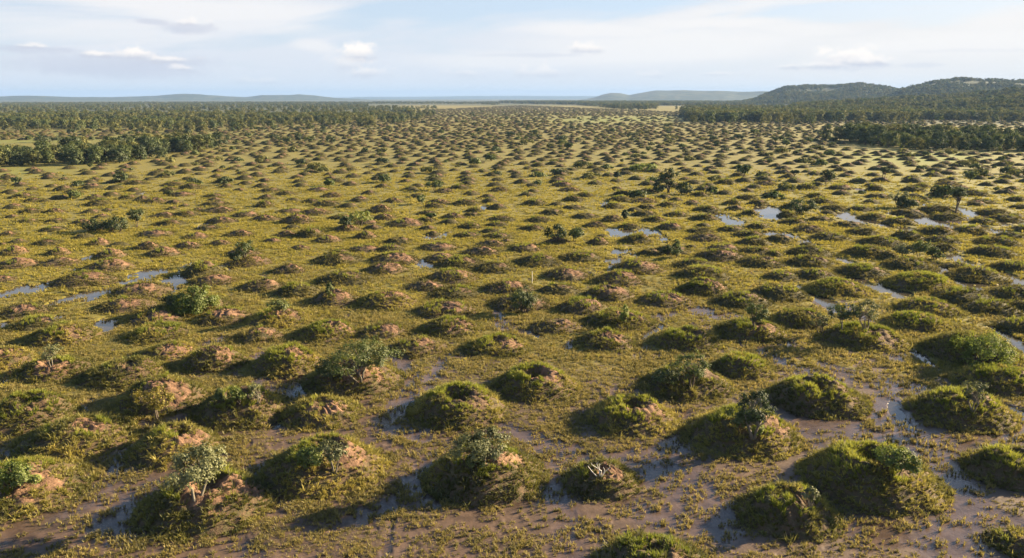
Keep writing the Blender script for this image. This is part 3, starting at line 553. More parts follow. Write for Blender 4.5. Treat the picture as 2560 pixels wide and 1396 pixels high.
# ------------------------------------------------------------------ the plain: one sheet in rings round the camera's foot
def build_plain():
    a_in = np.linspace(-44, 44, 1150); a_out = np.linspace(44, 316, 120)[1:-1]
    ang = np.radians(np.concatenate([a_in, a_out])); na = len(ang)
    rad = np.concatenate([[3, 12, 20], np.geomspace(25, 420, 620), np.geomspace(430, 18000, 150)]); nr = len(rad)
    A, Rr = np.meshgrid(ang, rad)
    X, Y = (Rr * np.sin(A)).ravel(), (Rr * np.cos(A)).ravel()
    wat, mud, grass = cover_maps(X, Y)
    r = Rr.ravel()
    near = 1 - sstep(250, 420, r)
    z = 0.05 * (fbm(X * .35, Y * .35, 41, 3) - .5) + 0.09 * (fbm(X * 1.3, Y * 1.3, 47, 3) - .5) * grass
    z = z + 0.03 + 0.04 * grass
    z = z - 0.045 * np.clip(mud, 0, 1) - 0.22 * sstep(.05, .35, wat)
    z = z * near - 0.0 * (1 - near)
    inside = (np.abs(A.ravel()) > radians(46))
    z[inside & (r < 60)] *= 0.3
    faces = []
    i = np.arange(nr - 1)[:, None] * na + np.arange(na)[None, :]
    j = np.arange(nr - 1)[:, None] * na + (np.arange(na)[None, :] + 1) % na
    q = np.stack([i, j, j + na, i + na], -1).reshape(-1, 4)[:, ::-1]
    px = W0 / 2 + F * X / np.maximum(Y * cos(PITCH) + CAMZ * sin(PITCH), 1)
    py = 245 + F * CAMZ / np.maximum(Y, 1)
    nzl = fbm(X * .02, Y * .02, 53, 4)
    green = sstep(270, 330, r) * 0
    def patch(x, y, w, h):
        return np.exp(-(((px - x) / w) ** 2 + ((py - y) / h) ** 2))
    green = np.clip(1.0 * patch(1540, 297, 190, 9) + .5 * patch(1250, 285, 200, 6) + .8 * patch(60, 345, 160, 12) + .6 * patch(60, 425, 140, 14) + .6 * patch(2300, 385, 200, 14) + .7 * patch(2330, 395, 180, 20) + .35 * patch(400, 335, 300, 14)+ .4 * patch(2300, 480, 260, 50), 0, 1) * sstep(.3, .6, nzl + .15) * (Y > 20)
    straw = np.clip(.7 * patch(1080, 265, 110, 3) + .6 * patch(1850, 268, 160, 3) + .3 * patch(1450, 263, 160, 3), 0, 1) * (Y > 20)
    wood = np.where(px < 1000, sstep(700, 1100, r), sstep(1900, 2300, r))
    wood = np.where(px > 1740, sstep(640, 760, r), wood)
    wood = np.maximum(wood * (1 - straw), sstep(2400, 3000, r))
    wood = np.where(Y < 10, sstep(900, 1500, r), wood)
    wet = np.clip(np.maximum(mud * 1.3, 0) + .45, 0, 1) * (1 - sstep(150, 300, r))
    near_t = 1 - .72 * (1 - sstep(35, 90, r))
    grass = grass * near_t
    far = sstep(110, 260, r)
    gr = np.maximum(grass, far * (1 - sstep(.25, .5, np.maximum(mud, wat))))
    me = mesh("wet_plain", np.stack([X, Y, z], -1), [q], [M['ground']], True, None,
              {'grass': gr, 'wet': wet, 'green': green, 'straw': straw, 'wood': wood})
    tag(obj("ground", me), "wet grassy plain with bare purplish mud between the tufts", "ground", kind='structure')
    # water lies just below the turf and shows where the plain dips
    wx = [(-130, 22), (130, 22), (330, 330), (-330, 330)]
    me = mesh("marsh_water", [(x, y, -0.032) for x, y in wx], [[(0, 1, 2, 3)]], [M['water']], False)
    tag(obj("water", me), "shallow standing water in the dips of the plain", "water", kind='structure')
build_plain()

# ------------------------------------------------------------------ grass and leaves
def blades(base, normal, n_per, length, width, spread, rnd, seg2=True, droop=0.35, tint=None):
    """tufts of blades: base (n,3), normal (n,3); returns vertices, quads, triangles, tint"""
    n = len(base)
    if n == 0: return np.zeros((0, 3)), np.zeros((0, 4), int), np.zeros((0, 3), int), np.zeros(0)
    B = np.repeat(base, n_per, 0); Nn = np.repeat(normal, n_per, 0)
    k = len(B)
    az = rnd.uniform(0, 2 * pi, k); lean = rnd.uniform(.1, 1.0, k) * spread
    L = np.repeat(np.broadcast_to(length, (n,)), n_per) * rnd.uniform(.55, 1.15, k)
    Wd = np.repeat(np.broadcast_to(width, (n,)), n_per) * rnd.uniform(.7, 1.2, k)
    hx = np.stack([np.cos(az), np.sin(az), np.zeros(k)], -1)
    up = Nn * .6 + np.array([0, 0, .6]); up /= np.linalg.norm(up, axis=1)[:, None]
    d = up + hx * lean[:, None]; d /= np.linalg.norm(d, axis=1)[:, None]
    B = B + hx * (L * .16 * rnd.random(k))[:, None] - up * (L * .06)[:, None]
    side = np.stack([-np.sin(az), np.cos(az), np.zeros(k)], -1)
    side = side + rnd.normal(0, .35, (k, 3)); side /= np.linalg.norm(side, axis=1)[:, None]
    mid = B + d * (L * .55)[:, None]
    tip = B + d * (L * .98)[:, None] + hx * (L * droop * lean)[:, None] - np.array([0, 0, 1]) * (L * droop * lean * .7)[:, None]
    tn = rnd.random(k) if tint is None else np.clip(np.repeat(tint, n_per) + rnd.uniform(-.3, .3, k), 0, 1)
    w2 = (Wd * .5)[:, None]
    if seg2:
        V = np.stack([B - side * w2, B + side * w2, mid + side * w2 * .85, mid - side * w2 * .85, tip], 1).reshape(-1, 3)
        o = np.arange(k)[:, None] * 5
        return V, o + np.array([0, 1, 2, 3]), o + np.array([3, 2, 4]), np.repeat(tn, 5)
    V = np.stack([B - side * w2, B + side * w2, tip], 1).reshape(-1, 3)
    o = np.arange(k)[:, None] * 3
    return V, np.zeros((0, 4), int), o + np.array([0, 1, 2]), np.repeat(tn, 3)
def join(parts):
    V, Q, T, A = [], [], [], []; off = 0
    for v, q, t, a in parts:
        V.append(v); Q.append(q + off); T.append(t + off); A.append(a); off += len(v)
    return np.concatenate(V), np.concatenate(Q), np.concatenate(T), np.concatenate(A)
def leaves(cent, size, rnd, up=0.35, tint=None, out=None):
    n = len(cent)
    nrm = rnd.normal(0, 1, (n, 3)); nrm[:, 2] = np.abs(nrm[:, 2]) * (1 + up)
    if out is not None: nrm = nrm * .42 + out
    nrm /= np.linalg.norm(nrm, axis=1)[:, None]
    a = np.cross(nrm, rnd.normal(0, 1, (n, 3))); a /= np.linalg.norm(a, axis=1)[:, None] + 1e-9
    b = np.cross(nrm, a)
    s = (np.broadcast_to(size, (n,)) * rnd.uniform(.6, 1.3, n))[:, None]
    V = np.stack([cent - a * s * .5, cent + b * s * .32 + nrm * s * .08, cent + a * s * .5, cent - b * s * .32 + nrm * s * .08], 1).reshape(-1, 3)
    o = np.arange(n)[:, None] * 4
    t = rnd.random(n) if tint is None else np.clip(tint + rnd.uniform(-.25, .25, n), 0, 1)
    return V, o + np.array([0, 1, 2, 3]), np.zeros((0, 3), int), np.repeat(t, 4)
def tube(pts, radii, sides=6):
    pts = np.asarray(pts, float); n = len(pts)
    V = []
    for i in range(n):
        d = pts[min(i + 1, n - 1)] - pts[max(i - 1, 0)]; d /= np.linalg.norm(d) + 1e-9
        r_ = np.cross(d, [0.31, .17, .93]); r_ /= np.linalg.norm(r_) + 1e-9; s_ = np.cross(d, r_)
        th = np.arange(sides) * 2 * pi / sides
        V.append(pts[i] + radii[i] * (np.cos(th)[:, None] * r_ + np.sin(th)[:, None] * s_))
    V = np.concatenate(V)
    Q = [(i * sides + j, i * sides + (j + 1) % sides, (i + 1) * sides + (j + 1) % sides, (i + 1) * sides + j) for i in range(n - 1) for j in range(sides)]
    return V, np.array(Q, int), np.zeros((0, 3), int), np.zeros(len(V))

def scatter(name, pts, rz, sc, pick, variants, label, cat, kind='stuff'):
    """one object of very many plants: copies of the variants at the given points"""
    col = bpy.data.collections.new(name + "_kinds")
    for i, me in enumerate(variants):
        o = bpy.data.objects.new("%s_kind.%03d" % (name, i), me); col.objects.link(o)
    me = bpy.data.meshes.new(name)
    me.vertices.add(len(pts)); me.vertices.foreach_set('co', np.asarray(pts, np.float32).ravel())
    for k, v in (('rz', rz), ('sc', sc)):
        a = me.attributes.new(k, 'FLOAT', 'POINT'); a.data.foreach_set('value', np.asarray(v, np.float32))
    a = me.attributes.new('pick', 'INT', 'POINT'); a.data.foreach_set('value', np.asarray(pick, np.int32))
    o = obj(name, me)
    ng = bpy.data.node_groups.new(name + "_scatter", 'GeometryNodeTree')
    ng.interface.new_socket('Geometry', in_out='INPUT', socket_type='NodeSocketGeometry')
    ng.interface.new_socket('Geometry', in_out='OUTPUT', socket_type='NodeSocketGeometry')
    N = ng.nodes.new; Lk = ng.links.new
    gi, go = N('NodeGroupInput'), N('NodeGroupOutput')
    ip = N('GeometryNodeInstanceOnPoints'); ci = N('GeometryNodeCollectionInfo')
    ci.inputs['Collection'].default_value = col; ci.inputs['Separate Children'].default_value = True; ci.inputs['Reset Children'].default_value = True
    def na(nm, tp):
        q = N('GeometryNodeInputNamedAttribute'); q.data_type = tp; q.inputs['Name'].default_value = nm; return q.outputs['Attribute']
    cx = N('ShaderNodeCombineXYZ'); Lk(na('rz', 'FLOAT'), cx.inputs[2])
    eu = N('FunctionNodeEulerToRotation'); Lk(cx.outputs[0], eu.inputs[0])
    Lk(gi.outputs[0], ip.inputs['Points']); Lk(ci.outputs[0], ip.inputs['Instance'])
    ip.inputs['Pick Instance'].default_value = True
    Lk(na('pick', 'INT'), ip.inputs['Instance Index']); Lk(eu.outputs[0], ip.inputs['Rotation']); Lk(na('sc', 'FLOAT'), ip.inputs['Scale'])
    Lk(ip.outputs[0], go.inputs[0])
    md = o.modifiers.new("scatter", 'NODES'); md.node_group = ng
    return tag(o, label, cat, kind=kind)

# ------------------------------------------------------------------ turf of the plain
def build_turf():
    rnd = np.random.default_rng(21)
    var = []
    for k in range(20):
        n = 5 if k % 10 < 6 else 9
        base = np.stack([rnd.normal(0, .11 if k % 10 < 6 else .22, n), rnd.normal(0, .11 if k % 10 < 6 else .22, n), np.zeros(n)], -1)
        V, Q, T, A = blades(base, np.tile([0, 0, 1.0], (n, 1)), 10, rnd.uniform(.12, .26, n), .032, .85, rnd, True)
        var.append(mesh("grass_tuft", V, [Q, T], [M['turf' if k < 10 else 'meadow']], False, None, {'tint': A}))
    P, S = [], []
    for (r0, r1, gap, size) in ((24, 48, .25, .92), (48, 80, .34, 1.15), (80, 135, .58, 1.45), (135, 270, 1.15, 2.0)):
        half = r1 * .80 + 3
        xs = np.arange(-half, half, gap); ys = np.arange(r0 * .72, r1, gap)
        X, Y = np.meshgrid(xs, ys); X = X.ravel() + rnd.uniform(-.6, .6, X.size) * gap; Y = Y.ravel() + rnd.uniform(-.6, .6, Y.size) * gap
        d = np.hypot(X, Y)
        k = (d >= r0) & (d < r1) & (np.abs(X) < Y * .76 + 3)
        X, Y = X[k], Y[k]
        wat, mud, grass = cover_maps(X, Y)
        keep = rnd.random(len(X)) < np.where(grass > .5, .93, .17 * (wat < .25))
        keep &= (rnd.random(len(X)) < np.where(d[k] > 135, .8 * (1 - sstep(150, 268, d[k])), .9))
        X, Y, wat = X[keep], Y[keep], wat[keep]
        ins = np.zeros(len(X), bool)
        for q in MOUNDS:
            if q.y - 6 > r1 or np.hypot(q.x, q.y) + 6 < r0: continue
            ins |= (X - q.x) ** 2 + (Y - q.y) ** 2 < (q.R * .93) ** 2
        X, Y = X[~ins], Y[~ins]
        P.append(np.stack([X, Y, np.full(len(X), .015)], -1)); S.append(size * rnd.uniform(.55, 1.35, len(X)) * (.75 + .6 * fbm(X * .3, Y * .3, 61, 2)))
    P = np.concatenate(P); S = np.concatenate(S)
    print("tufts", len(P))
    scatter("grass", P, rnd.uniform(0, 6.28, len(P)), S, rnd.integers(0, 10, len(P)) + 10 * (rnd.random(len(P)) < sstep(50, 130, np.hypot(P[:, 0], P[:, 1]))), var, "short olive grass tufts growing all over the wet plain", "grass")
build_turf()

# ------------------------------------------------------------------ building one mound
def mound_shape(R, h, bare, crater, fresh, seed, lod):
    """earth, bare soil and grass of one mound round its own foot; returns dict part -> mesh"""
    rnd = np.random.default_rng(seed)
    nr, na = ((30, 84), (20, 52), (13, 34))[lod]
    rho = np.linspace(0, 1, nr) ** .9; th = np.arange(na) * 2 * pi / na
    RHO, TH = np.meshgrid(rho[1:], th, indexing='ij')
    ox, oy = rnd.uniform(-.10, .10, 2) * R
    s = rnd.uniform(0, 200)
    def surf(x, y):
        a = np.arctan2(y, x); r = np.hypot(x, y)
        Re = R * (1 + .12 * (fbm(np.cos(a) * 1.6 + s, np.sin(a) * 1.6 + s, 5, 3) - .5) * 2)
        q = np.clip(np.hypot(x - ox * np.clip(1 - r / R, 0, 1), y - oy * np.clip(1 - r / R, 0, 1)) / Re, 0, 1)
        f = mound_profile(q)
        z = h * f
        lump = fbm(x * 1.0 / R * 3 + s, y / R * 3 + s, 7, 3) - .5
        z = z + h * .34 * lump * (1 - q ** 3)
        z = z + .16 * (fbm(x * 1.7 + s, y * 1.7 - s, 9, 3) - .5) * (1 - q ** 4) * min(1, h)
        if lod < 2: z = z + .13 * (fbm(x * 4.5 + s, y * 4.5 - s, 43, 3) - .5) * (1 - q ** 6)
        if crater > 0:
            cr = .24 * R * (.8 + .35 * crater)
            d = np.hypot(x - ox - .04 * R, y - oy + .02 * R) / cr
            d = d * (1 + .35 * (fbm(np.cos(a) * 2 + s, np.sin(a) * 2, 13, 2) - .5))
            z = z - h * (.16 + .70 * crater) * np.exp(-d ** 3.2) + h * .10 * crater * np.exp(-((d - 1.25) / .35) ** 2)
        return z, q
    ca = radians(-30 + rnd.uniform(-22, 22)); cr_ = R * rnd.uniform(.26, .40)
    bx, by = ox + cr_ * cos(ca), oy + cr_ * sin(ca)
    def bare_f(x, y, q):
        if bare <= 0.03: return np.full_like(x, -1.0)
        d = np.hypot((x - bx) / 1.25, y - by) / (R * (.16 + .41 * bare))
        n = fbm(x * 1.3 + s, y * 1.3 + s, 17, 3) * .62 + fbm(x * 4.2 + s, y * 4.2 + s, 18, 3) * .38
        ledge = .32 * np.exp(-((np.abs(q - .42) / .10) ** 2)) * (y < 0) if crater > .3 else 0
        return 1.05 - d + (n - .5) * 2.6 + ledge - .8 * sstep(.72, .95, q)
    X, Y = (RHO * np.cos(TH) * R * 1.02).ravel(), (RHO * np.sin(TH) * R * 1.02).ravel()
    X = np.concatenate([[0.0], X]); Y = np.concatenate([[0.0], Y])
    Z, Q = surf(X, Y)
    BF = bare_f(X, Y, Q)
    # runnels and broken crust on the bare soil
    gul = np.abs(fbm(np.arctan2(Y - oy, X - ox) * 5 + s, Q * 2.2, 19, 3) - .5)
    crust = (fbm(X * 2.6 + s, Y * 2.6, 21, 4) - .5)
    Z = Z + np.where(BF > 0, (np.minimum(BF, .5) * .03 + crust * .28 + (gul - .12) * .55) * min(1.0, h), 0)
    edge = Q > .985
    Z = np.where(edge, np.minimum(Z, 0) - .10, Z)
    V = np.stack([X, Y, Z], -1)
    i0 = 1 + np.arange(nr - 2)[:, None] * na + np.arange(na)[None, :]
    j0 = 1 + np.arange(nr - 2)[:, None] * na + (np.arange(na)[None, :] + 1) % na
    quads = np.stack([i0, i0 + na, j0 + na, j0], -1).reshape(-1, 4)
    tris = np.stack([np.zeros(na, int), 1 + np.arange(na), 1 + (np.arange(na) + 1) % na], -1)
    qb = BF[quads].mean(1) > 0; tb = BF[tris].mean(1) > 0
    out = {}
    def sub(qs, ts, nm, mat):
        used = np.unique(np.concatenate([qs.ravel(), ts.ravel()]))
        if len(used) < 4: return None
        mp = np.full(len(V), -1); mp[used] = np.arange(len(used))
        return mesh(nm, V[used], [mp[qs], mp[ts]], mat, True)
    out['mound_body'] = sub(quads[~qb], tris[~tb], "mound_body", [M['body' if lod == 0 or (lod == 1 and bare >= .2) else 'body_far']])
    if (qb.sum() + tb.sum()) > 2:
        out['bare_soil'] = sub(quads[qb], tris[tb], "bare_soil", [M['soil'] if bare >= .2 else M['soil_dull']])
    # grass: long tufts that hang down the slope; fresher on the crest
    area = pi * R * R * 1.25
    dens = (27, 13, 8)[lod]; nb = (12, 9, 6)[lod]
    n = int(area * dens)
    qq = np.sqrt(rnd.random(n)) * 1.06; aa = rnd.uniform(0, 2 * pi, n)
    gx, gy = qq * R * np.cos(aa), qq * R * np.sin(aa)
    gz, gq = surf(gx, gy)
    e = .08 * R
    zx, _ = surf(gx + e, gy); zy, _ = surf(gx, gy + e)
    nrm = np.stack([-(zx - gz) / e, -(zy - gz) / e, np.ones(n)], -1); nrm /= np.linalg.norm(nrm, axis=1)[:, None]
    bf = bare_f(gx, gy, gq)
    patchy = fbm(gx * .9 + s, gy * .9, 27, 3)
    cov = (bf < .0) & (patchy > .25 + .16 * bare + (.05 if gq is None else 0) ) | ((bf < 1.2) & (rnd.random(n) < .22))
    gz = np.where(gq > .97, 0.0, gz)
    cov &= ~((crater > 0) & (np.hypot(gx - ox - .04 * R, gy - oy + .02 * R) < .17 * R * (.8 + .35 * crater)))
    top = ((crater <= 0) | (np.hypot(gx - ox - .04 * R, gy - oy + .02 * R) > .17 * R * (.8 + .35 * crater)) | (rnd.random(n) < .25)) & (gq < .46 + .22 * fresh) & (bf < .1) & (fbm(gx * 1.1 - s, gy * 1.1, 31, 2) < .22 + .50 * fresh)
    sc = (.86, .95, .95)[lod]
    base = np.stack([gx, gy, gz], -1)
    tn = np.clip(fbm(gx * .8 - s, gy * .8, 33, 3) * 1.5 - .3 + .1 * rnd.normal(0, 1, n), 0, 1)
    k = cov & ~top
    if k.sum() > 3:
        Vv, Qd, Tr, At = blades(base[k], nrm[k], nb, .31 * sc * rnd.uniform(.45, 1.3, k.sum()) * np.where(rnd.random(k.sum()) < .12, 1.8, 1.0), .046 * sc, .95, rnd, lod < 2, .5, tn[k])
        out['grass_cover'] = mesh("grass_cover", Vv, [Qd, Tr], [M['grass' if lod == 0 else 'grass_dark']], False, None, {'tint': At})
    k = top & (rnd.random(n) < .9)
    if k.sum() > 5 and fresh > .15:
        Vv, Qd, Tr, At = blades(base[k], nrm[k], nb + 3, .42 * sc * rnd.uniform(.6, 1.3, k.sum()), .040 * sc, .6, rnd, lod < 2, .35)
        out['fresh_grass'] = mesh("fresh_grass", Vv, [Qd, Tr], [M['fresh']], False, None, {'tint': At})
    return out

def place_mound(q, parts, sc=(1, 1, 1), rz=0.0):
    r = empty("earth_mound", (q.x, q.y, 0), rz, sc)
    for nm in ('mound_body', 'bare_soil', 'grass_cover', 'fresh_grass'):
        if parts.get(nm) is not None:
            o = obj(nm, parts[nm], r)
            if nm in ('grass_cover', 'fresh_grass'): o['kind'] = 'stuff'
    q.root = r
    return r
VAR = []
vr = np.random.default_rng(99)
for k in range(16):
    b = (.02, .06, .12, .22, .3, .45, .02, .08)[k % 8]
    VAR.append((b, mound_shape(2.0, .8, b, .35 if k in (3, 9, 12) else 0, float(vr.uniform(.15, .7)), 500 + k, 1 if k < 12 else 2)))
NUNIQ = 110
for q in MOUNDS:
    if q.idx < NUNIQ:
        place_mound(q, mound_shape(q.R, q.h, q.bare, q.crater, q.fresh, 1000 + int(q.px) * 7 + int(q.py), 0 if q.idx < 52 else 1))
    else:
        best = sorted(range(12), key=lambda k: abs(VAR[k][0] - q.bare) + vr.uniform(0, .10))[0]
        place_mound(q, VAR[best][1], (q.R / 2.0, q.R / 2.0, q.h / .8), float(vr.uniform(-.45, .45)))
def joined_variant(parts):
    """body, soil and grass of a far mound in one mesh"""
    V, FQ, mats, idx, tint = [], [], [], [], []; off = 0
    me = bpy.data.meshes.new("far_mound")
    import bmesh
    bm = bmesh.new()
    for i, (nm, p) in enumerate(parts.items()):
        if p is None: continue
        n0 = len(bm.faces); bm.from_mesh(p); bm.faces.ensure_lookup_table()
        mats.append(p.materials[0])
        for f in bm.faces[n0:]: f.material_index = len(mats) - 1
    bm.to_mesh(me); bm.free()
    for m_ in mats: me.materials.append(m_)
    return me
far_r = np.random.default_rng(5)
FARV = [joined_variant(mound_shape(2.0, .82, b, 0, f, 700 + k, 2)) for k, (b, f) in enumerate([(.02, .2), (.08, .4), (.12, .1), (.05, .6), (.25, .2), (.1, .3)])]
P = np.array([(x, y, 0) for (x, y, R, h) in FAR]); S = np.array([R / 2.0 for (x, y, R, h) in FAR])
print("far mounds", len(FAR))
scatter("far_mounds", P, far_r.uniform(-.5, .5, len(P)), S, far_r.choice(6, len(P), p=[.22, .2, .2, .16, .08, .14]), FARV, "countless small dark mounds crowding the distant plain towards the forests", "mounds")

# ------------------------------------------------------------------ shrubs and trees
def plant_meshes(kind, h, w, seed, leaf, bark, nclump=26, nleaf=26, lsize=.11, lod=0):
    """trunk and crown of a plant h high and w wide"""
    rnd = np.random.default_rng(seed)
    trunk_h = {'round': .38, 'open': .35, 'bush': .08, 'dome': .06, 'tall': .30, 'flat': .50, 'upright': .12, 'spread': .30, 'grove': .06}[kind] * h
    ch = h - trunk_h
    C_ = []
    while len(C_) < nclump:
        p = rnd.normal(0, 1, 3); p /= np.linalg.norm(p); p *= rnd.uniform(.45, 1.0) ** .6
        if kind in ('bush', 'dome', 'grove') and p[2] < -.55: continue
        if kind == 'dome': p[2] = abs(p[2])
        a = atan2(p[1], p[0])
        lob = 1 + .28 * sin(a * 2 + seed) + .18 * sin(a * 3 + seed * 1.7)
        q = np.array([p[0] * w * .46 * lob, p[1] * w * .46 * lob, trunk_h + ch * (.5 + .46 * p[2])])
        if kind == 'grove':
            u = rnd.random() ** .8; rr = (.30 + .70 * math.sqrt(max(0, 1 - (1.05 * u - .18) ** 2))) * math.sqrt(rnd.uniform(.25, 1))
            q = np.array([cos(a) * w * .44 * lob * rr, sin(a) * w * .44 * lob * rr, h * (.10 + .80 * u)])
        if kind == 'flat': q[2] = trunk_h + ch * (.72 + .22 * p[2]); 
        if kind == 'upright': q[:2] *= (1.15 - .75 * (q[2] - trunk_h) / ch)
        if kind == 'dome': q[2] = trunk_h * .3 + h * .94 * p[2] * (1 - .08 * sin(a * 3 + seed))
        if kind == 'spread': q[2] = trunk_h + ch * (.55 + .40 * p[2] - .15 * (np.hypot(p[0], p[1])) ** 2)
        if kind == 'tall' and q[2] < trunk_h + .3 * ch: q[:2] *= .7
        C_.append(q)
    C_ = np.array(C_)
    # wood: one or more stems, forking towards the clumps
    nst = {'round': 2, 'open': 3, 'bush': 5, 'dome': 5, 'tall': 3, 'flat': 2, 'upright': 2, 'spread': 4, 'grove': 1}[kind]
    parts = []; r0 = (.018 if kind in ('open', 'round', 'spread', 'upright') else .026) * h + .010
    lean = [np.array([rnd.normal(0, .06 * w), rnd.normal(0, .06 * w), 0]) for _ in range(nst)]
    forks = []
    for i in range(nst):
        top = np.array([lean[i][0] * 2.2, lean[i][1] * 2.2, max(trunk_h, .15 * h)])
        b = np.array([lean[i][0] * .5, lean[i][1] * .5, -.12])
        mid = (b + top) / 2 + rnd.normal(0, .02 * h, 3) * [1, 1, 0]
        parts.append(tube([b, mid, top], [r0 * 1.25, r0, r0 * .8], 6 if lod == 0 else 4)); forks.append(top)
    lim = nclump if lod == 0 else min(nclump, 8)
    for c in C_[:lim]:
        f = forks[rnd.integers(0, nst)]
        mid = f * .5 + c * .5 + rnd.normal(0, .035 * h, 3); mid[2] -= .03 * h
        parts.append(tube([f, mid, c], [r0 * .55, r0 * .34, r0 * .12], 4 if lod == 0 else 3))
    V, Q, T, A = join(parts)
    tm = mesh("trunk", V, [Q], [bark], True)
    cr = (.20 if kind != 'open' else .15) * (w * w * ch) ** (1 / 3) * (26 / nclump) ** .33
    cen = np.repeat(C_, nleaf, 0); off = rnd.normal(0, 1, cen.shape); off *= (cr * np.abs(rnd.normal(.55, .35, len(cen))) / (np.linalg.norm(off, axis=1) + 1e-6))[:, None]
    off[:, 2] *= .75
    ct = np.repeat(np.clip(rnd.normal(.5, .28, nclump), 0, 1), nleaf)
    pts = cen + off; pts[:, 2] = np.maximum(pts[:, 2], .03)
    o1 = off / (np.linalg.norm(off, axis=1) + 1e-6)[:, None]; o2 = pts - np.array([0, 0, h * .4]); o2 /= (np.linalg.norm(o2, axis=1) + 1e-6)[:, None]
    V, Q, T, A = leaves(pts, lsize, rnd, .35, ct, o1 * .7 + o2 * .6)
    cm = mesh("crown", V, [Q], [leaf], False, None, {'tint': A})
    return tm, cm
def put_plant(name, p, tm, cm, rz=0.0, sc=(1, 1, 1)):
    o = empty(name, p, rz, sc); obj("trunk", tm, o); obj("crown", cm, o); return o

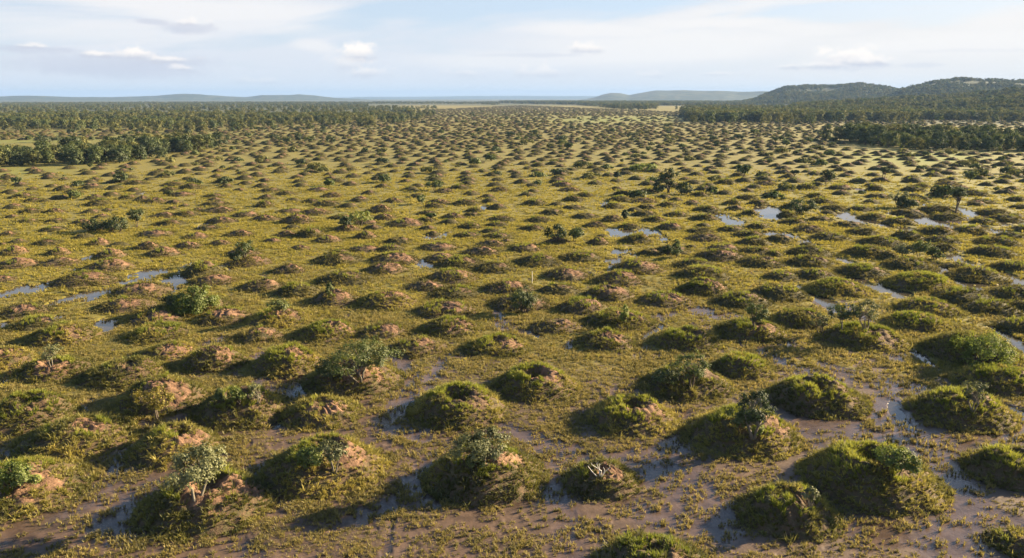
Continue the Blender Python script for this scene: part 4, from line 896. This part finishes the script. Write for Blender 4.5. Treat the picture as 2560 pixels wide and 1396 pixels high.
# foot x, foot y, height, width (pixels), habit, leaves, bark, label, short name
PLANTS = [
 (492,1246,128,138,'round','leaf_grey','bark_pale',"pale rounded shrub tree with whitish trunk and dull grey-green leaves, left foreground","the pale shrub tree"),
 (836,1178,82,62,'open','leaf_grey','bark_pale',"spindly shrub with bare pale stems beside the dark hollow, left of centre foreground","the spindly shrub"),
 (775,1172,56,78,'bush','leaf_bright','bark',"yellow-green leafy bush to the left of the spindly pale-stemmed shrub",""),
 (1213,1158,80,125,'spread','leaf_grey','bark',"wide open-branched shrub leaning over the black pit of the large central mound","the shrub over the black pit"),
 (1188,1165,30,60,'bush','leaf_mid','bark',"small dense bush at the left rim of the black pit",""),
 (1884,1092,118,84,'tall','leaf_dark','bark_pale',"two-tiered dark shrub tree with pale trunk on the tall reddish-lobed mound","the two-tiered tree"),
 (1848,1078,58,60,'bush','leaf_dark','bark',"low dark bush against the left side of the two-tiered tree",""),
 (1893,1088,26,36,'bush','leaf_bright','bark',"tiny bright green bush at the foot of the two-tiered tree",""),
 (2238,1196,74,92,'round','leaf_bright','bark',"compact dark green tree on the rim of the biggest mound, lower right","the compact green tree"),
 (2026,1268,52,36,'open','leaf_grey','bark_pale',"small pale dry shrub on the shoulder of the steep lower-right mound","the small pale dry shrub"),
 (2430,1030,78,62,'open','leaf_grey','bark_pale',"sparse silvery bush on the broad bright-crested mound, right foreground","the sparse silvery bush"),
 (905,950,98,140,'spread','leaf_mid','bark_pale',"broad grey-green spreading shrub on the mound with an orange broken rim","the broad grey-green shrub"),
 (825,952,58,70,'bush','leaf_dark','bark',"dark green bush at the left foot of the broad grey-green shrub",""),
 (1728,968,86,96,'open','leaf_mid','bark',"open leafy shrub with sunlit tips on the mound with a dark overhung front","the open leafy shrub"),
 (1668,965,44,66,'bush','leaf_dark','bark',"dark low bush just left of the open leafy shrub",""),
 (640,1012,52,40,'open','leaf_grey','bark_pale',"pale small shrub, right-hand one on the shaggy cleft mound","the shaggy cleft mound"),
 (592,1012,52,46,'upright','leaf_bright','bark',"yellowish upright shrub, middle one on the shaggy cleft mound",""),
 (552,1010,42,30,'upright','leaf_mid','bark',"thin green sapling, left-hand one on the shaggy cleft mound",""),
 (396,1052,88,80,'open','leaf_yellow','bark',"yellow-leaved bush at the foot of the tan bare-faced mound, left foreground","the yellow-leaved bush"),
 (130,918,58,54,'open','leaf_grey','bark_pale',"silvery-grey bush on the orange-rimmed mound at the left","the silvery-grey bush"),
 (44,1218,62,100,'bush','leaf_bright','bark',"bright green bush on the mound cut by the left frame edge","the bright green edge bush"),
 (2462,905,84,165,'dome','leaf_bright','bark',"big glossy dome-shaped green bush near the right frame edge","the big dome-shaped bush"),
 (2106,826,66,64,'round','leaf_mid','bark_pale',"left-hand one of the pair of airy small trees at the right","the pair of airy trees"),
 (2166,826,76,52,'open','leaf_grey','bark_pale',"right-hand taller one of the pair of airy small trees at the right",""),
 (2052,836,54,44,'open','leaf_grey','bark',"brownish half-bare bush left of the pair of airy trees",""),
 (1888,820,58,58,'tall','leaf_mid','bark',"tall bushy shrub on the dark reddish-flanked mound at centre right","the tall bushy shrub"),
 (1308,782,64,76,'bush','leaf_dark','bark',"dark leafy shrub with the white dead stick rising behind it, centre","the white-stick shrub"),
 (1560,808,48,24,'upright','leaf_bright','bark',"slim leafy sapling on the large green mound right of centre","the slim leafy sapling"),
 (486,774,62,102,'dome','leaf_bright','bark',"big lush yellow-green bush at mid left near the puddles","the lush yellow-green bush"),
 (428,776,38,52,'bush','leaf_dark','bark',"dark bush touching the left side of the lush yellow-green bush",""),
 (695,790,38,48,'round','leaf_mid','bark',"small round green shrub on a mound with pinkish soil lumps","the small round green shrub"),
 (825,738,30,24,'upright','leaf_mid','bark',"slim upright green shrub on an orange-lumped mound, left of centre","the slim upright shrub"),
 (614,644,46,44,'bush','leaf_mid','bark',"rounded green bush on a tan mound in the left middle distance","the rounded middle-left bush"),
 (590,652,20,28,'bush','leaf_dark','bark',"small dark bush left of the rounded green bush in the left middle distance",""),
 (242,580,32,64,'bush','leaf_dark','bark',"left one of the three very dark bushes at middle left","the three very dark bushes"),
 (292,582,38,64,'bush','leaf_dark','bark',"middle one of the three very dark bushes at middle left",""),
 (342,570,46,38,'round','leaf_dark','bark',"tallest, right-hand one of the three very dark bushes at middle left",""),
 (900,570,40,56,'open','leaf_bright','bark',"airy bright green shrub left of centre in the middle distance","the airy bright shrub"),
 (864,566,22,32,'bush','leaf_dark','bark',"dark little bush left of the airy bright green shrub",""),
 (1392,604,42,52,'bush','leaf_dark','bark',"dense dark round bush with a paler neighbour near the centre","the dense dark round bush"),
 (1438,606,32,48,'round','leaf_mid','bark',"paler round bush right of the dense dark round bush near the centre",""),
 (1672,484,60,44,'tall','leaf_dark','bark',"lone tall dark tree standing over the mounds right of centre","the lone tall dark tree"),
 (1645,484,26,36,'bush','leaf_dark','bark',"dark bush at the left foot of the lone tall dark tree",""),
 (1712,488,30,44,'bush','leaf_dark','bark',"wider dark bush at the right foot of the lone tall dark tree",""),
 (2388,534,58,48,'flat','leaf_dark','bark',"flat-topped dark tree with visible forked trunk at the right","the flat-topped dark tree"),
 (2066,466,38,30,'round','leaf_dark','bark',"small round dark tree between mounds, upper right","the small round dark tree"),
 (1986,452,24,20,'flat','leaf_dark','bark',"tiny flat-topped tree left of the small round dark tree, upper right",""),
 (2002,534,34,74,'bush','leaf_dark','bark',"wide dark bush beside a white puddle at the right","the wide dark bush"),
 (2258,646,32,48,'round','leaf_grey','bark',"grey-green left one of the three bushes in a row at the right","the row of three bushes"),
 (2300,646,42,54,'round','leaf_mid','bark',"green middle one of the three bushes in a row at the right",""),
 (2338,650,30,40,'bush','leaf_dark','bark',"dark right-hand one of the three bushes in a row at the right",""),
 (2246,520,44,40,'open','leaf_grey','bark',"airy grey tree with a dark bush at its foot, right middle distance","the airy grey tree"),
 (2264,522,24,58,'bush','leaf_dark','bark',"dark spreading bush at the foot of the airy grey tree, right",""),
 (1562,550,24,20,'upright','leaf_dark','bark',"narrow dark shrub at the right end of a pointed brown mound, centre","the narrow dark shrub"),
 (1688,646,46,32,'upright','leaf_mid','bark',"upright green shrub in front of the pale puddles right of centre","the upright puddle shrub"),
 (1670,634,20,26,'bush','leaf_dark','bark',"dark round bush left of the upright green shrub by the pale puddles",""),
 (2208,456,34,26,'flat','leaf_dark','bark',"thin flat-topped tree on a mound, upper right","the thin flat-topped tree"),
 (1087,478,26,40,'open','leaf_mid','bark',"loose green shrub among the crowded mounds, upper centre","the loose upper shrub"),
 (1080,556,20,26,'flat','leaf_mid','bark',"very small flat-topped shrub beside a round dark mound, centre left","the very small flat shrub"),
 (562,464,22,30,'bush','leaf_dark','bark',"dark shrub on a sandy mound, upper left","the sandy mound's dark shrub"),
 (822,466,16,24,'bush','leaf_bright','bark',"little bright shrub at upper centre left","the little bright shrub"),
 (1612,428,16,78,'bush','leaf_bright','bark',"long low bright green thicket above the lone tall dark tree","the long bright thicket"),
 (1542,446,16,15,'bush','leaf_dark','bark',"single dark knob of a bush, upper centre right",""),
 (305,456,24,34,'bush','leaf_dark','bark',"dark bush with a longer shadow, upper left among low mounds","the upper-left dark bush"),
 (480,478,0,0,'','','',"",""),
 (686,358,20,24,'round','leaf_dark','bark',"leftmost of the line of far bushes below the left forest","the line of far bushes"),
 (716,358,14,22,'bush','leaf_mid','bark',"second from the left in the line of far bushes below the left forest",""),
 (748,359,22,18,'round','leaf_dark','bark',"third and tallest in the line of far bushes below the left forest",""),
 (774,360,18,20,'round','leaf_mid','bark',"fourth in the line of far bushes below the left forest",""),
 (826,363,22,26,'bush','leaf_dark','bark',"rightmost in the line of far bushes below the left forest",""),
 (115,356,15,52,'bush','leaf_dark','bark',"wide dark far thicket behind the left grove","the far left thicket"),
]
LAND = []                                      # landmarks by which nearby mounds are told apart
for i, (px, py, hp, wp, kind, lf, bk, lab, short) in enumerate(PLANTS):
    if not kind: continue
    p = hit(px, py)
    s = 1.0 / ppm(p[0], p[1], p[2])
    h, w = hp * s * 1.08, wp * s * (1.15 if kind in ('round', 'open', 'spread') else 1.0)
    near = hp > 45 and py > 740
    nc = int(np.clip(14 + wp * .28, 14, 46)); nl = int(np.clip(wp * .95, 40, 120)) if near else 42
    if kind == 'open': nl = int(nl * .62); nc = int(nc * 1.1)
    if kind == 'dome': nc, nl = int(nc * 1.7), int(nl * 1.2)
    ls = np.clip(4.6 * s, .13, .50)
    tm, cm = plant_meshes(kind, h, w, 300 + i * 3, M[lf], M[bk], nc, nl, ls)
    nm = 'tree' if kind in ('round', 'tall', 'flat') and 'tree' in lab else 'shrub'
    o = put_plant(nm, (p[0], p[1], p[2] - .03), tm, cm)
    tag(o, lab, nm, 'trees on the plain' if nm == 'tree' else 'shrubs on the mounds and plain')
    if short: LAND.append((px, py, short))
# two dead sticks
for (px, py, hp, lab, nm) in ((1330, 712, 34, "thin white dead stick standing upright behind the dark leafy shrub, centre", "dead_stick"),):
    p = hit(px, py); s = 1 / ppm(*p)
    V, Q, T, A = tube([(0, 0, -.2), (.02, 0, hp * s * .5), (.01, .02, hp * s)], [.045, .04, .03], 6)
    o = obj(nm, mesh(nm, V, [Q], [M['stick']]), None, tuple(p)); tag(o, lab, "stick")
p = hit(1500, 1195); s = 1 / ppm(*p)
parts = []
tw = np.random.default_rng(3)
for k in range(7):
    e = np.array([tw.normal(0, .22), tw.normal(0, .16), tw.uniform(.5, .85)])
    parts.append(tube([(0, 0, -.1), e * .45 + [tw.normal(0, .08), tw.normal(0, .05), .05], e, e + [tw.normal(0, .12), 0, .12]], [.03, .022, .015, .008], 5))
V, Q, T, A = join(parts)
o = obj("dead_twig", mesh("dead_twig", V, [Q], [M['stick']]), None, tuple(p)); tag(o, "bare white branching twig on the crest of the small low mound, centre foreground", "twig")
LAND.append((1500, 1195, "the bare white twig"))

# groves: each tree a thing; six kinds shared between them
GV = []
for k in range(9):
    lf = ('leaf_dark', 'leaf_mid', 'leaf_dark', 'leaf_dark', 'leaf_mid', 'leaf_far', 'leaf_dark', 'leaf_mid', 'leaf_far')[k]
    GV.append(plant_meshes('grove', 6.0, (6.2, 5.2, 6.8, 5.6, 4.6, 6.0, 4.4, 5.0, 7.0)[k], 900 + k, M[lf], M['bark'], 36, 62, .48, 1))
ORD = ["first", "second", "third", "fourth", "fifth", "sixth", "seventh", "eighth", "ninth", "tenth", "eleventh", "twelfth", "thirteenth", "fourteenth", "fifteenth", "sixteenth", "seventeenth", "eighteenth", "nineteenth", "twentieth"]
def grove(front, depth, gap, hrange, which, group, seed, looks):
    rnd = np.random.default_rng(seed)
    fx = [ground(*q) for q in front]
    X = [q[0] for q in fx]; Yf = [q[1] for q in fx]
    P = []
    for _ in range(6000):
        x = rnd.uniform(X[0], X[-1]); y = np.interp(x, X, Yf) + depth * rnd.random() ** 1.3
        if fbm(np.array([x * .05]), np.array([y * .05]), 71, 2)[0] < .30: continue
        if all((x - a) ** 2 + (y - b) ** 2 > gap ** 2 for a, b in P): P.append((x, y))
    rows = {}
    for (x, y) in P:
        k = int((y - np.interp(x, X, Yf)) / (depth / 4)); rows.setdefault(min(k, 3), []).append((x, y))
    names = ["front edge", "second row", "third row", "back row"]
    for k, row in sorted(rows.items()):
        row.sort(key=lambda q: q[0] / q[1])
        vis = 0
        for (x, y) in row:
            g = int(rnd.integers(0, 9)); h = rnd.uniform(*hrange) * (1 + .10 * k); s = h / 6.0
            wd = s * rnd.uniform(.85, 1.2)
            o = put_plant("tree", (x, y, 0), *GV[g], rz=float(rnd.uniform(0, 6.28)), sc=(wd, wd, s))
            px, py = project(x, y, h * .6)
            look = looks[{'leaf_dark': 0, 'leaf_mid': 1, 'leaf_far': 2}[GV[g][1].materials[0].name and ('leaf_mid' if 'green' in GV[g][1].materials[0].name else 'leaf_far' if 'far' in GV[g][1].materials[0].name else 'leaf_dark')]]
            if -10 < px < 2570: vis += 1
            n = ORD[max(0, min(vis - 1, 19))]
            lab = "%s, %s from left, %s of %s" % (look, n, names[k], which) if vis <= 20 and -10 < px < 2570 else "%s near the far end of the %s of %s" % (look, names[k], which)
            tag(o, lab, "tree", group)
grove([(-140, 424), (0, 420), (150, 417), (300, 408), (420, 396), (450, 388)], 70, 4.6, (4.0, 5.8), "the left grove", "trees of the left grove", 12, ["dark bushy tree", "leafy mid-green tree", "dull green tree"])
grove([(2110, 356), (2150, 368), (2250, 374), (2400, 379), (2560, 380), (2720, 380)], 78, 6.0, (4.6, 7.2), "the right grove", "trees of the right grove", 13, ["very dark rounded tree", "greener rounded tree", "dull dark tree"])
LAND += [(210, 405, "the left grove"), (2330, 372, "the right grove")]

# ------------------------------------------------------------------ hills
def hill_height_fn(D, half, crest, base_h):
    cx = [atan((q[0] - W0 / 2) / F) for q in crest]
    ch = [max(0.0, (245 - q[1]) / F * D + CAMZ) for q in crest]
    def f(az, d):
        c = np.interp(az, cx, ch)
        t = np.clip(np.abs(d - D) / half, 0, 1)
        n = fbm(az * D / (half * .45), d / (half * .45), 81, 4) - .5
        return np.maximum(c - base_h, 0) * (1 - t ** 1.7) ** 1.2 * (1 + .9 * n * np.clip(t * 3, 0, 1)) * (1 + .10 * (fbm(az * D / 160, d * 0, 83, 3) - .5)) 
    return f, cx
def build_hill(name, label, D, half, crest, base_h, n_a=160, n_d=44, mat='hill'):
    f, cx = hill_height_fn(D, half, crest, base_h)
    az = np.linspace(cx[0], cx[-1], n_a); d = np.linspace(D - half, D + half, n_d)
    A, Dd = np.meshgrid(az, d)
    Z = f(A, Dd) - 1.0
    V = np.stack([Dd * np.sin(A), Dd * np.cos(A), Z], -1).reshape(-1, 3)
    # keep distances measured along the view axis for the crest row
    i = np.arange(n_d - 1)[:, None] * n_a + np.arange(n_a - 1)[None, :]
    q = np.stack([i, i + 1, i + 1 + n_a, i + n_a], -1).reshape(-1, 4)
    o = obj(name, mesh(name, V, [q], [M[mat]], True)); tag(o, label, "hill", kind='structure')
    return f, cx
FOOT = dict(D=1450, half=560, crest=[(1960, 266), (2050, 261), (2150, 254), (2300, 248), (2420, 240), (2500, 231), (2560, 227), (2700, 221), (2900, 230), (3100, 259)])
RID1 = dict(D=2900, half=800, crest=[(1790, 271), (1840, 256), (1870, 250), (1900, 238), (1945, 222), (2000, 219), (2060, 220), (2120, 216), (2200, 225), (2260, 235), (2400, 251), (2500, 269)])
RID2 = dict(D=2450, half=700, crest=[(2060, 270), (2120, 256), (2180, 245), (2230, 228), (2300, 214), (2360, 208), (2430, 211), (2500, 214), (2560, 217), (2700, 224), (3000, 244), (3200, 270)])
hf = build_hill("foothill", "wooded foothill rising at the right frame edge", base_h=0, **FOOT)
h1 = build_hill("hill", "long flat-topped wooded hill, right of centre", base_h=0, **RID1)
h2 = build_hill("hill", "higher wooded hill at the right", base_h=0, **RID2)
build_hill("hill", "blue distant hills with a small rounded knoll, right of the middle", D=6800, half=900, base_h=0, crest=[(1440, 255), (1480, 244), (1500, 237), (1520, 233), (1545, 233.5), (1565, 238), (1600, 232), (1630, 228), (1700, 227.5), (1760, 229), (1850, 231), (1900, 230), (1960, 234), (2100, 240), (2300, 250)])
build_hill("hill", "long low blue hills on the left horizon", D=7800, half=900, base_h=0, n_a=300, crest=[(-400, 241), (-150, 245), (0, 243.5), (100, 241), (200, 243), (300, 244), (400, 241), (480, 237), (560, 240), (630, 243), (672, 238.5), (740, 238.5), (762, 237), (800, 239.5), (850, 245), (900, 247), (960, 256)])
build_hill("hill", "faintest pale ridge along the middle of the horizon", D=14500, half=1200, base_h=0, crest=[(740, 246), (880, 244), (930, 242.5), (1000, 243), (1150, 241), (1280, 240.5), (1400, 240.5), (1500, 241), (1600, 244), (1700, 247)])

# ------------------------------------------------------------------ the woods that read as one mass
def build_woods():
    rnd = np.random.default_rng(31)
    FV = []
    for k in range(6):
        tm, cm = plant_meshes('grove', 7.0, (6.5, 7.5, 5.5, 8.0, 6.0, 7.0)[k], 1200 + k, M['leaf_far'] if k not in (2, 4) else M['leaf_mid'], M['bark'], 26, 34, .80, 1)
        FV.append(joined_variant({'trunk': tm, 'crown': cm}))
    def sample(n, d0, d1, px0, px1, test, gapk):
        P = []
        az = rnd.uniform(atan((px0 - W0 / 2) / F), atan((px1 - W0 / 2) / F), n)
        d = np.sqrt(rnd.uniform(d0 ** 2, d1 ** 2, n))
        x, y = d * np.sin(az), d * np.cos(az)
        px = W0 / 2 + F * x / (y * cos(PITCH) + CAMZ * sin(PITCH)); py = 245 + F * CAMZ / y
        k = test(px, py, x, y, d)
        return np.stack([x[k], y[k], np.zeros(k.sum())], -1)
    front_l = lambda px: np.interp(px, [-400, 0, 150, 300, 450, 600, 800, 1000, 1060, 1120], [330, 324, 321, 318, 317, 311, 304, 295, 281, 262])
    gaps = lambda x, y: fbm(x * .012, y * .012, 91, 3)
    strawl = lambda px, py: ~((px > 920) & (px < 1200) & (py > 260) & (py < 269))
    # left wood: thick front belt, then rows back to the horizon
    a = sample(4800, 470, 1000, -350, 1090, lambda px, py, x, y, d: (py < front_l(px)) & strawl(px, py) & (gaps(x, y) > .40), 0)
    b = sample(11000, 1000, 3600, -350, 1250, lambda px, py, x, y, d: (py < front_l(px)) & strawl(px, py) & (gaps(x, y) > .40), 0)
    c = sample(2600, 380, 1000, -350, 1090, lambda px, py, x, y, d: (py < front_l(px) + 16) & (py > front_l(px) - 2) & (rnd.random(len(px)) < .30), 0)
    a = np.concatenate([a, c])
    Pn = np.concatenate([a, b]); S = np.concatenate([rnd.uniform(.4, 1.0, len(a)), rnd.uniform(.45, .95, len(b))])
    scatter("forest", Pn, rnd.uniform(0, 6.28, len(Pn)), S, rnd.integers(0, 6, len(Pn)), FV, "dark green forest reaching back to the horizon on the left", "forest")
    front_r = lambda px: np.interp(px, [1240, 1440, 1560, 1700, 1730, 1800, 2000, 2300, 2600, 2900], [258, 262, 274, 279, 302, 304, 302, 299, 298, 300])
    strawr = lambda px, py: ~((px > 1640) & (px < 1990) & (py > 264) & (py < 272))
    a = sample(6500, 600, 1000, 1500, 2900, lambda px, py, x, y, d: (py < front_r(px)) & strawr(px, py) & (gaps(x, y) > .42), 0)
    b = sample(16000, 1000, 3600, 1250, 2900, lambda px, py, x, y, d: (py < front_r(px)) & strawr(px, py) & (gaps(x, y) > .36), 0)
    c = sample(3000, 500, 1000, 1400, 2900, lambda px, py, x, y, d: (py < front_r(px) + 7) & (py > front_r(px) - 2) & (rnd.random(len(px)) < .12), 0)
    a = np.concatenate([a, c])
    Pn = np.concatenate([a, b])
    azp, dp = np.arctan2(Pn[:, 0], Pn[:, 1]), np.hypot(Pn[:, 0], Pn[:, 1])
    for (f, cx), sp in ((hf, FOOT), (h1, RID1), (h2, RID2)):
        ins = (azp > cx[0]) & (azp < cx[-1]) & (np.abs(dp - sp['D']) < sp['half'])
        Pn[:, 2] = np.where(ins, np.maximum(Pn[:, 2], f(azp, dp) - 1.2), Pn[:, 2])
    S = np.concatenate([rnd.uniform(.5, 1.4, len(a)), rnd.uniform(.9, 1.5, len(b))])
    scatter("forest", Pn, rnd.uniform(0, 6.28, len(Pn)), S, rnd.integers(0, 6, len(Pn)), FV, "dark green forest between the plain and the hills on the right", "forest")
    # trees on the hills
    Pn, S = [], []
    for (f, cx), sp, n, k in ((hf, FOOT, 5000, 1.0), (h1, RID1, 9000, 1.0), (h2, RID2, 9000, 1.0)):
        az = rnd.uniform(cx[0], min(cx[-1], .66), n); d = rnd.uniform(sp['D'] - sp['half'], sp['D'] + sp['half'] * .25, n)
        z = f(az, d); q = z > 2
        q &= fbm(d * np.sin(az) * .006, d * .006, 95, 3) > .46
        Pn.append(np.stack([d * np.sin(az), d * np.cos(az), z - 1.6], -1)[q]); S.append(rnd.uniform(.35, .95, q.sum()) * np.where(rnd.random(q.sum()) < .05, 1.4, 1.0) * k)
    Pn = np.concatenate(Pn); S = np.concatenate(S)
    scatter("hill_woods", Pn, rnd.uniform(0, 6.28, len(Pn)), S, rnd.integers(0, 6, len(Pn)), FV, "woods covering the foothill and both hills at the right", "forest")
    # bushes strewn among the far mounds
    Pn = []
    for _ in range(11000):
        y = 150 * (2100 / 150) ** (rnd.random() ** .8); x = (rnd.random() * 2 - 1) * (y * .72)
        if far_region(x, y) <= 0: continue
        dens = .05 + .25 * sstep(250, 500, y) * (fbm(np.array([x * .012]), np.array([y * .012]), 97, 3)[0] > .52)
        if rnd.random() < dens: Pn.append((x, y, 0))
    Pn = np.array(Pn); print("scrub", len(Pn))
    SV = []
    for k in range(6):
        tm, cm = plant_meshes(('bush', 'round', 'bush', 'bush', 'dome', 'bush')[k], (1.4, 1.9, 1.2, 1.4, 1.3, 1.2)[k], (3.2, 2.0, 2.6, 4.0, 2.4, 2.2)[k], 1400 + k, M[('leaf_far', 'leaf_mid', 'leaf_far', 'leaf_dark', 'leaf_mid', 'leaf_mid')[k]], M['bark'], 14, 22, .52, 1)
        SV.append(joined_variant({'trunk': tm, 'crown': cm}))
    scatter("scrub", Pn, rnd.uniform(0, 6.28, len(Pn)), rnd.uniform(.5, 1.5, len(Pn)) ** 1.3, rnd.integers(0, 6, len(Pn)), SV, "scattered small bushes strewn among the distant mounds", "scrub")
build_woods()

# ------------------------------------------------------------------ labels of the mounds
DIRS = ["right of", "behind and right of", "behind", "behind and left of", "left of", "in front and left of", "in front of", "in front and right of"]
def label_mounds():
    pend = {}
    for q in MOUNDS:
        tag(q.root, None, "mound", "earth mounds dotting the wet plain")
        if q.label: q.root['label'] = q.label; continue
        px, py = project(q.x, q.y, 0)
        best = min(LAND, key=lambda l: math.hypot(l[0] - px, 2.6 * (l[1] - py)))
        a = atan2(2.2 * (best[1] - py), px - best[0])
        d = DIRS[int(round(a / (pi / 4))) % 8]
        pend.setdefault((best[2], d), []).append((math.hypot(best[0] - px, 2.6 * (best[1] - py)), q))
    for (lm, d), lst in pend.items():
        lst.sort(key=lambda t: t[0])
        for k, (_, q) in enumerate(lst):
            look = "bare tan mound" if q.bare >= .4 else "brown-patched mound" if q.bare >= .2 else "bright grassy mound" if q.fresh > .55 else "low olive mound"
            o = "first" if k == 0 else (ORD[k] if k < 20 else "farthest")
            q.root['label'] = "%s, %s %s %s" % (look, o, d, lm)
label_mounds()

# ------------------------------------------------------------------ the hazy air
def build_haze():
    m_, g = new_mat('hazy_air')
    v = g.n('ShaderNodeVolumePrincipled', {'Color': (.27, .44, .78), 'Density': HAZE, 'Anisotropy': 0.05})
    g.n('ShaderNodeOutputMaterial', {1: v.outputs[0]})
    R_, b, t = 18600.0, -3.0, 165.0
    V = [(-R_, -R_, b), (R_, -R_, b), (R_, R_, b), (-R_, R_, b), (-R_, -R_, t), (R_, -R_, t), (R_, R_, t), (-R_, R_, t)]
    Fq = [(0, 3, 2, 1), (4, 5, 6, 7), (0, 1, 5, 4), (1, 2, 6, 5), (2, 3, 7, 6), (3, 0, 4, 7)]
    o = obj("haze", mesh("haze", V, [Fq], [m_], False))
    tag(o, "pale bluish haze in the air over the whole plain", "haze", kind='stuff')
build_haze()
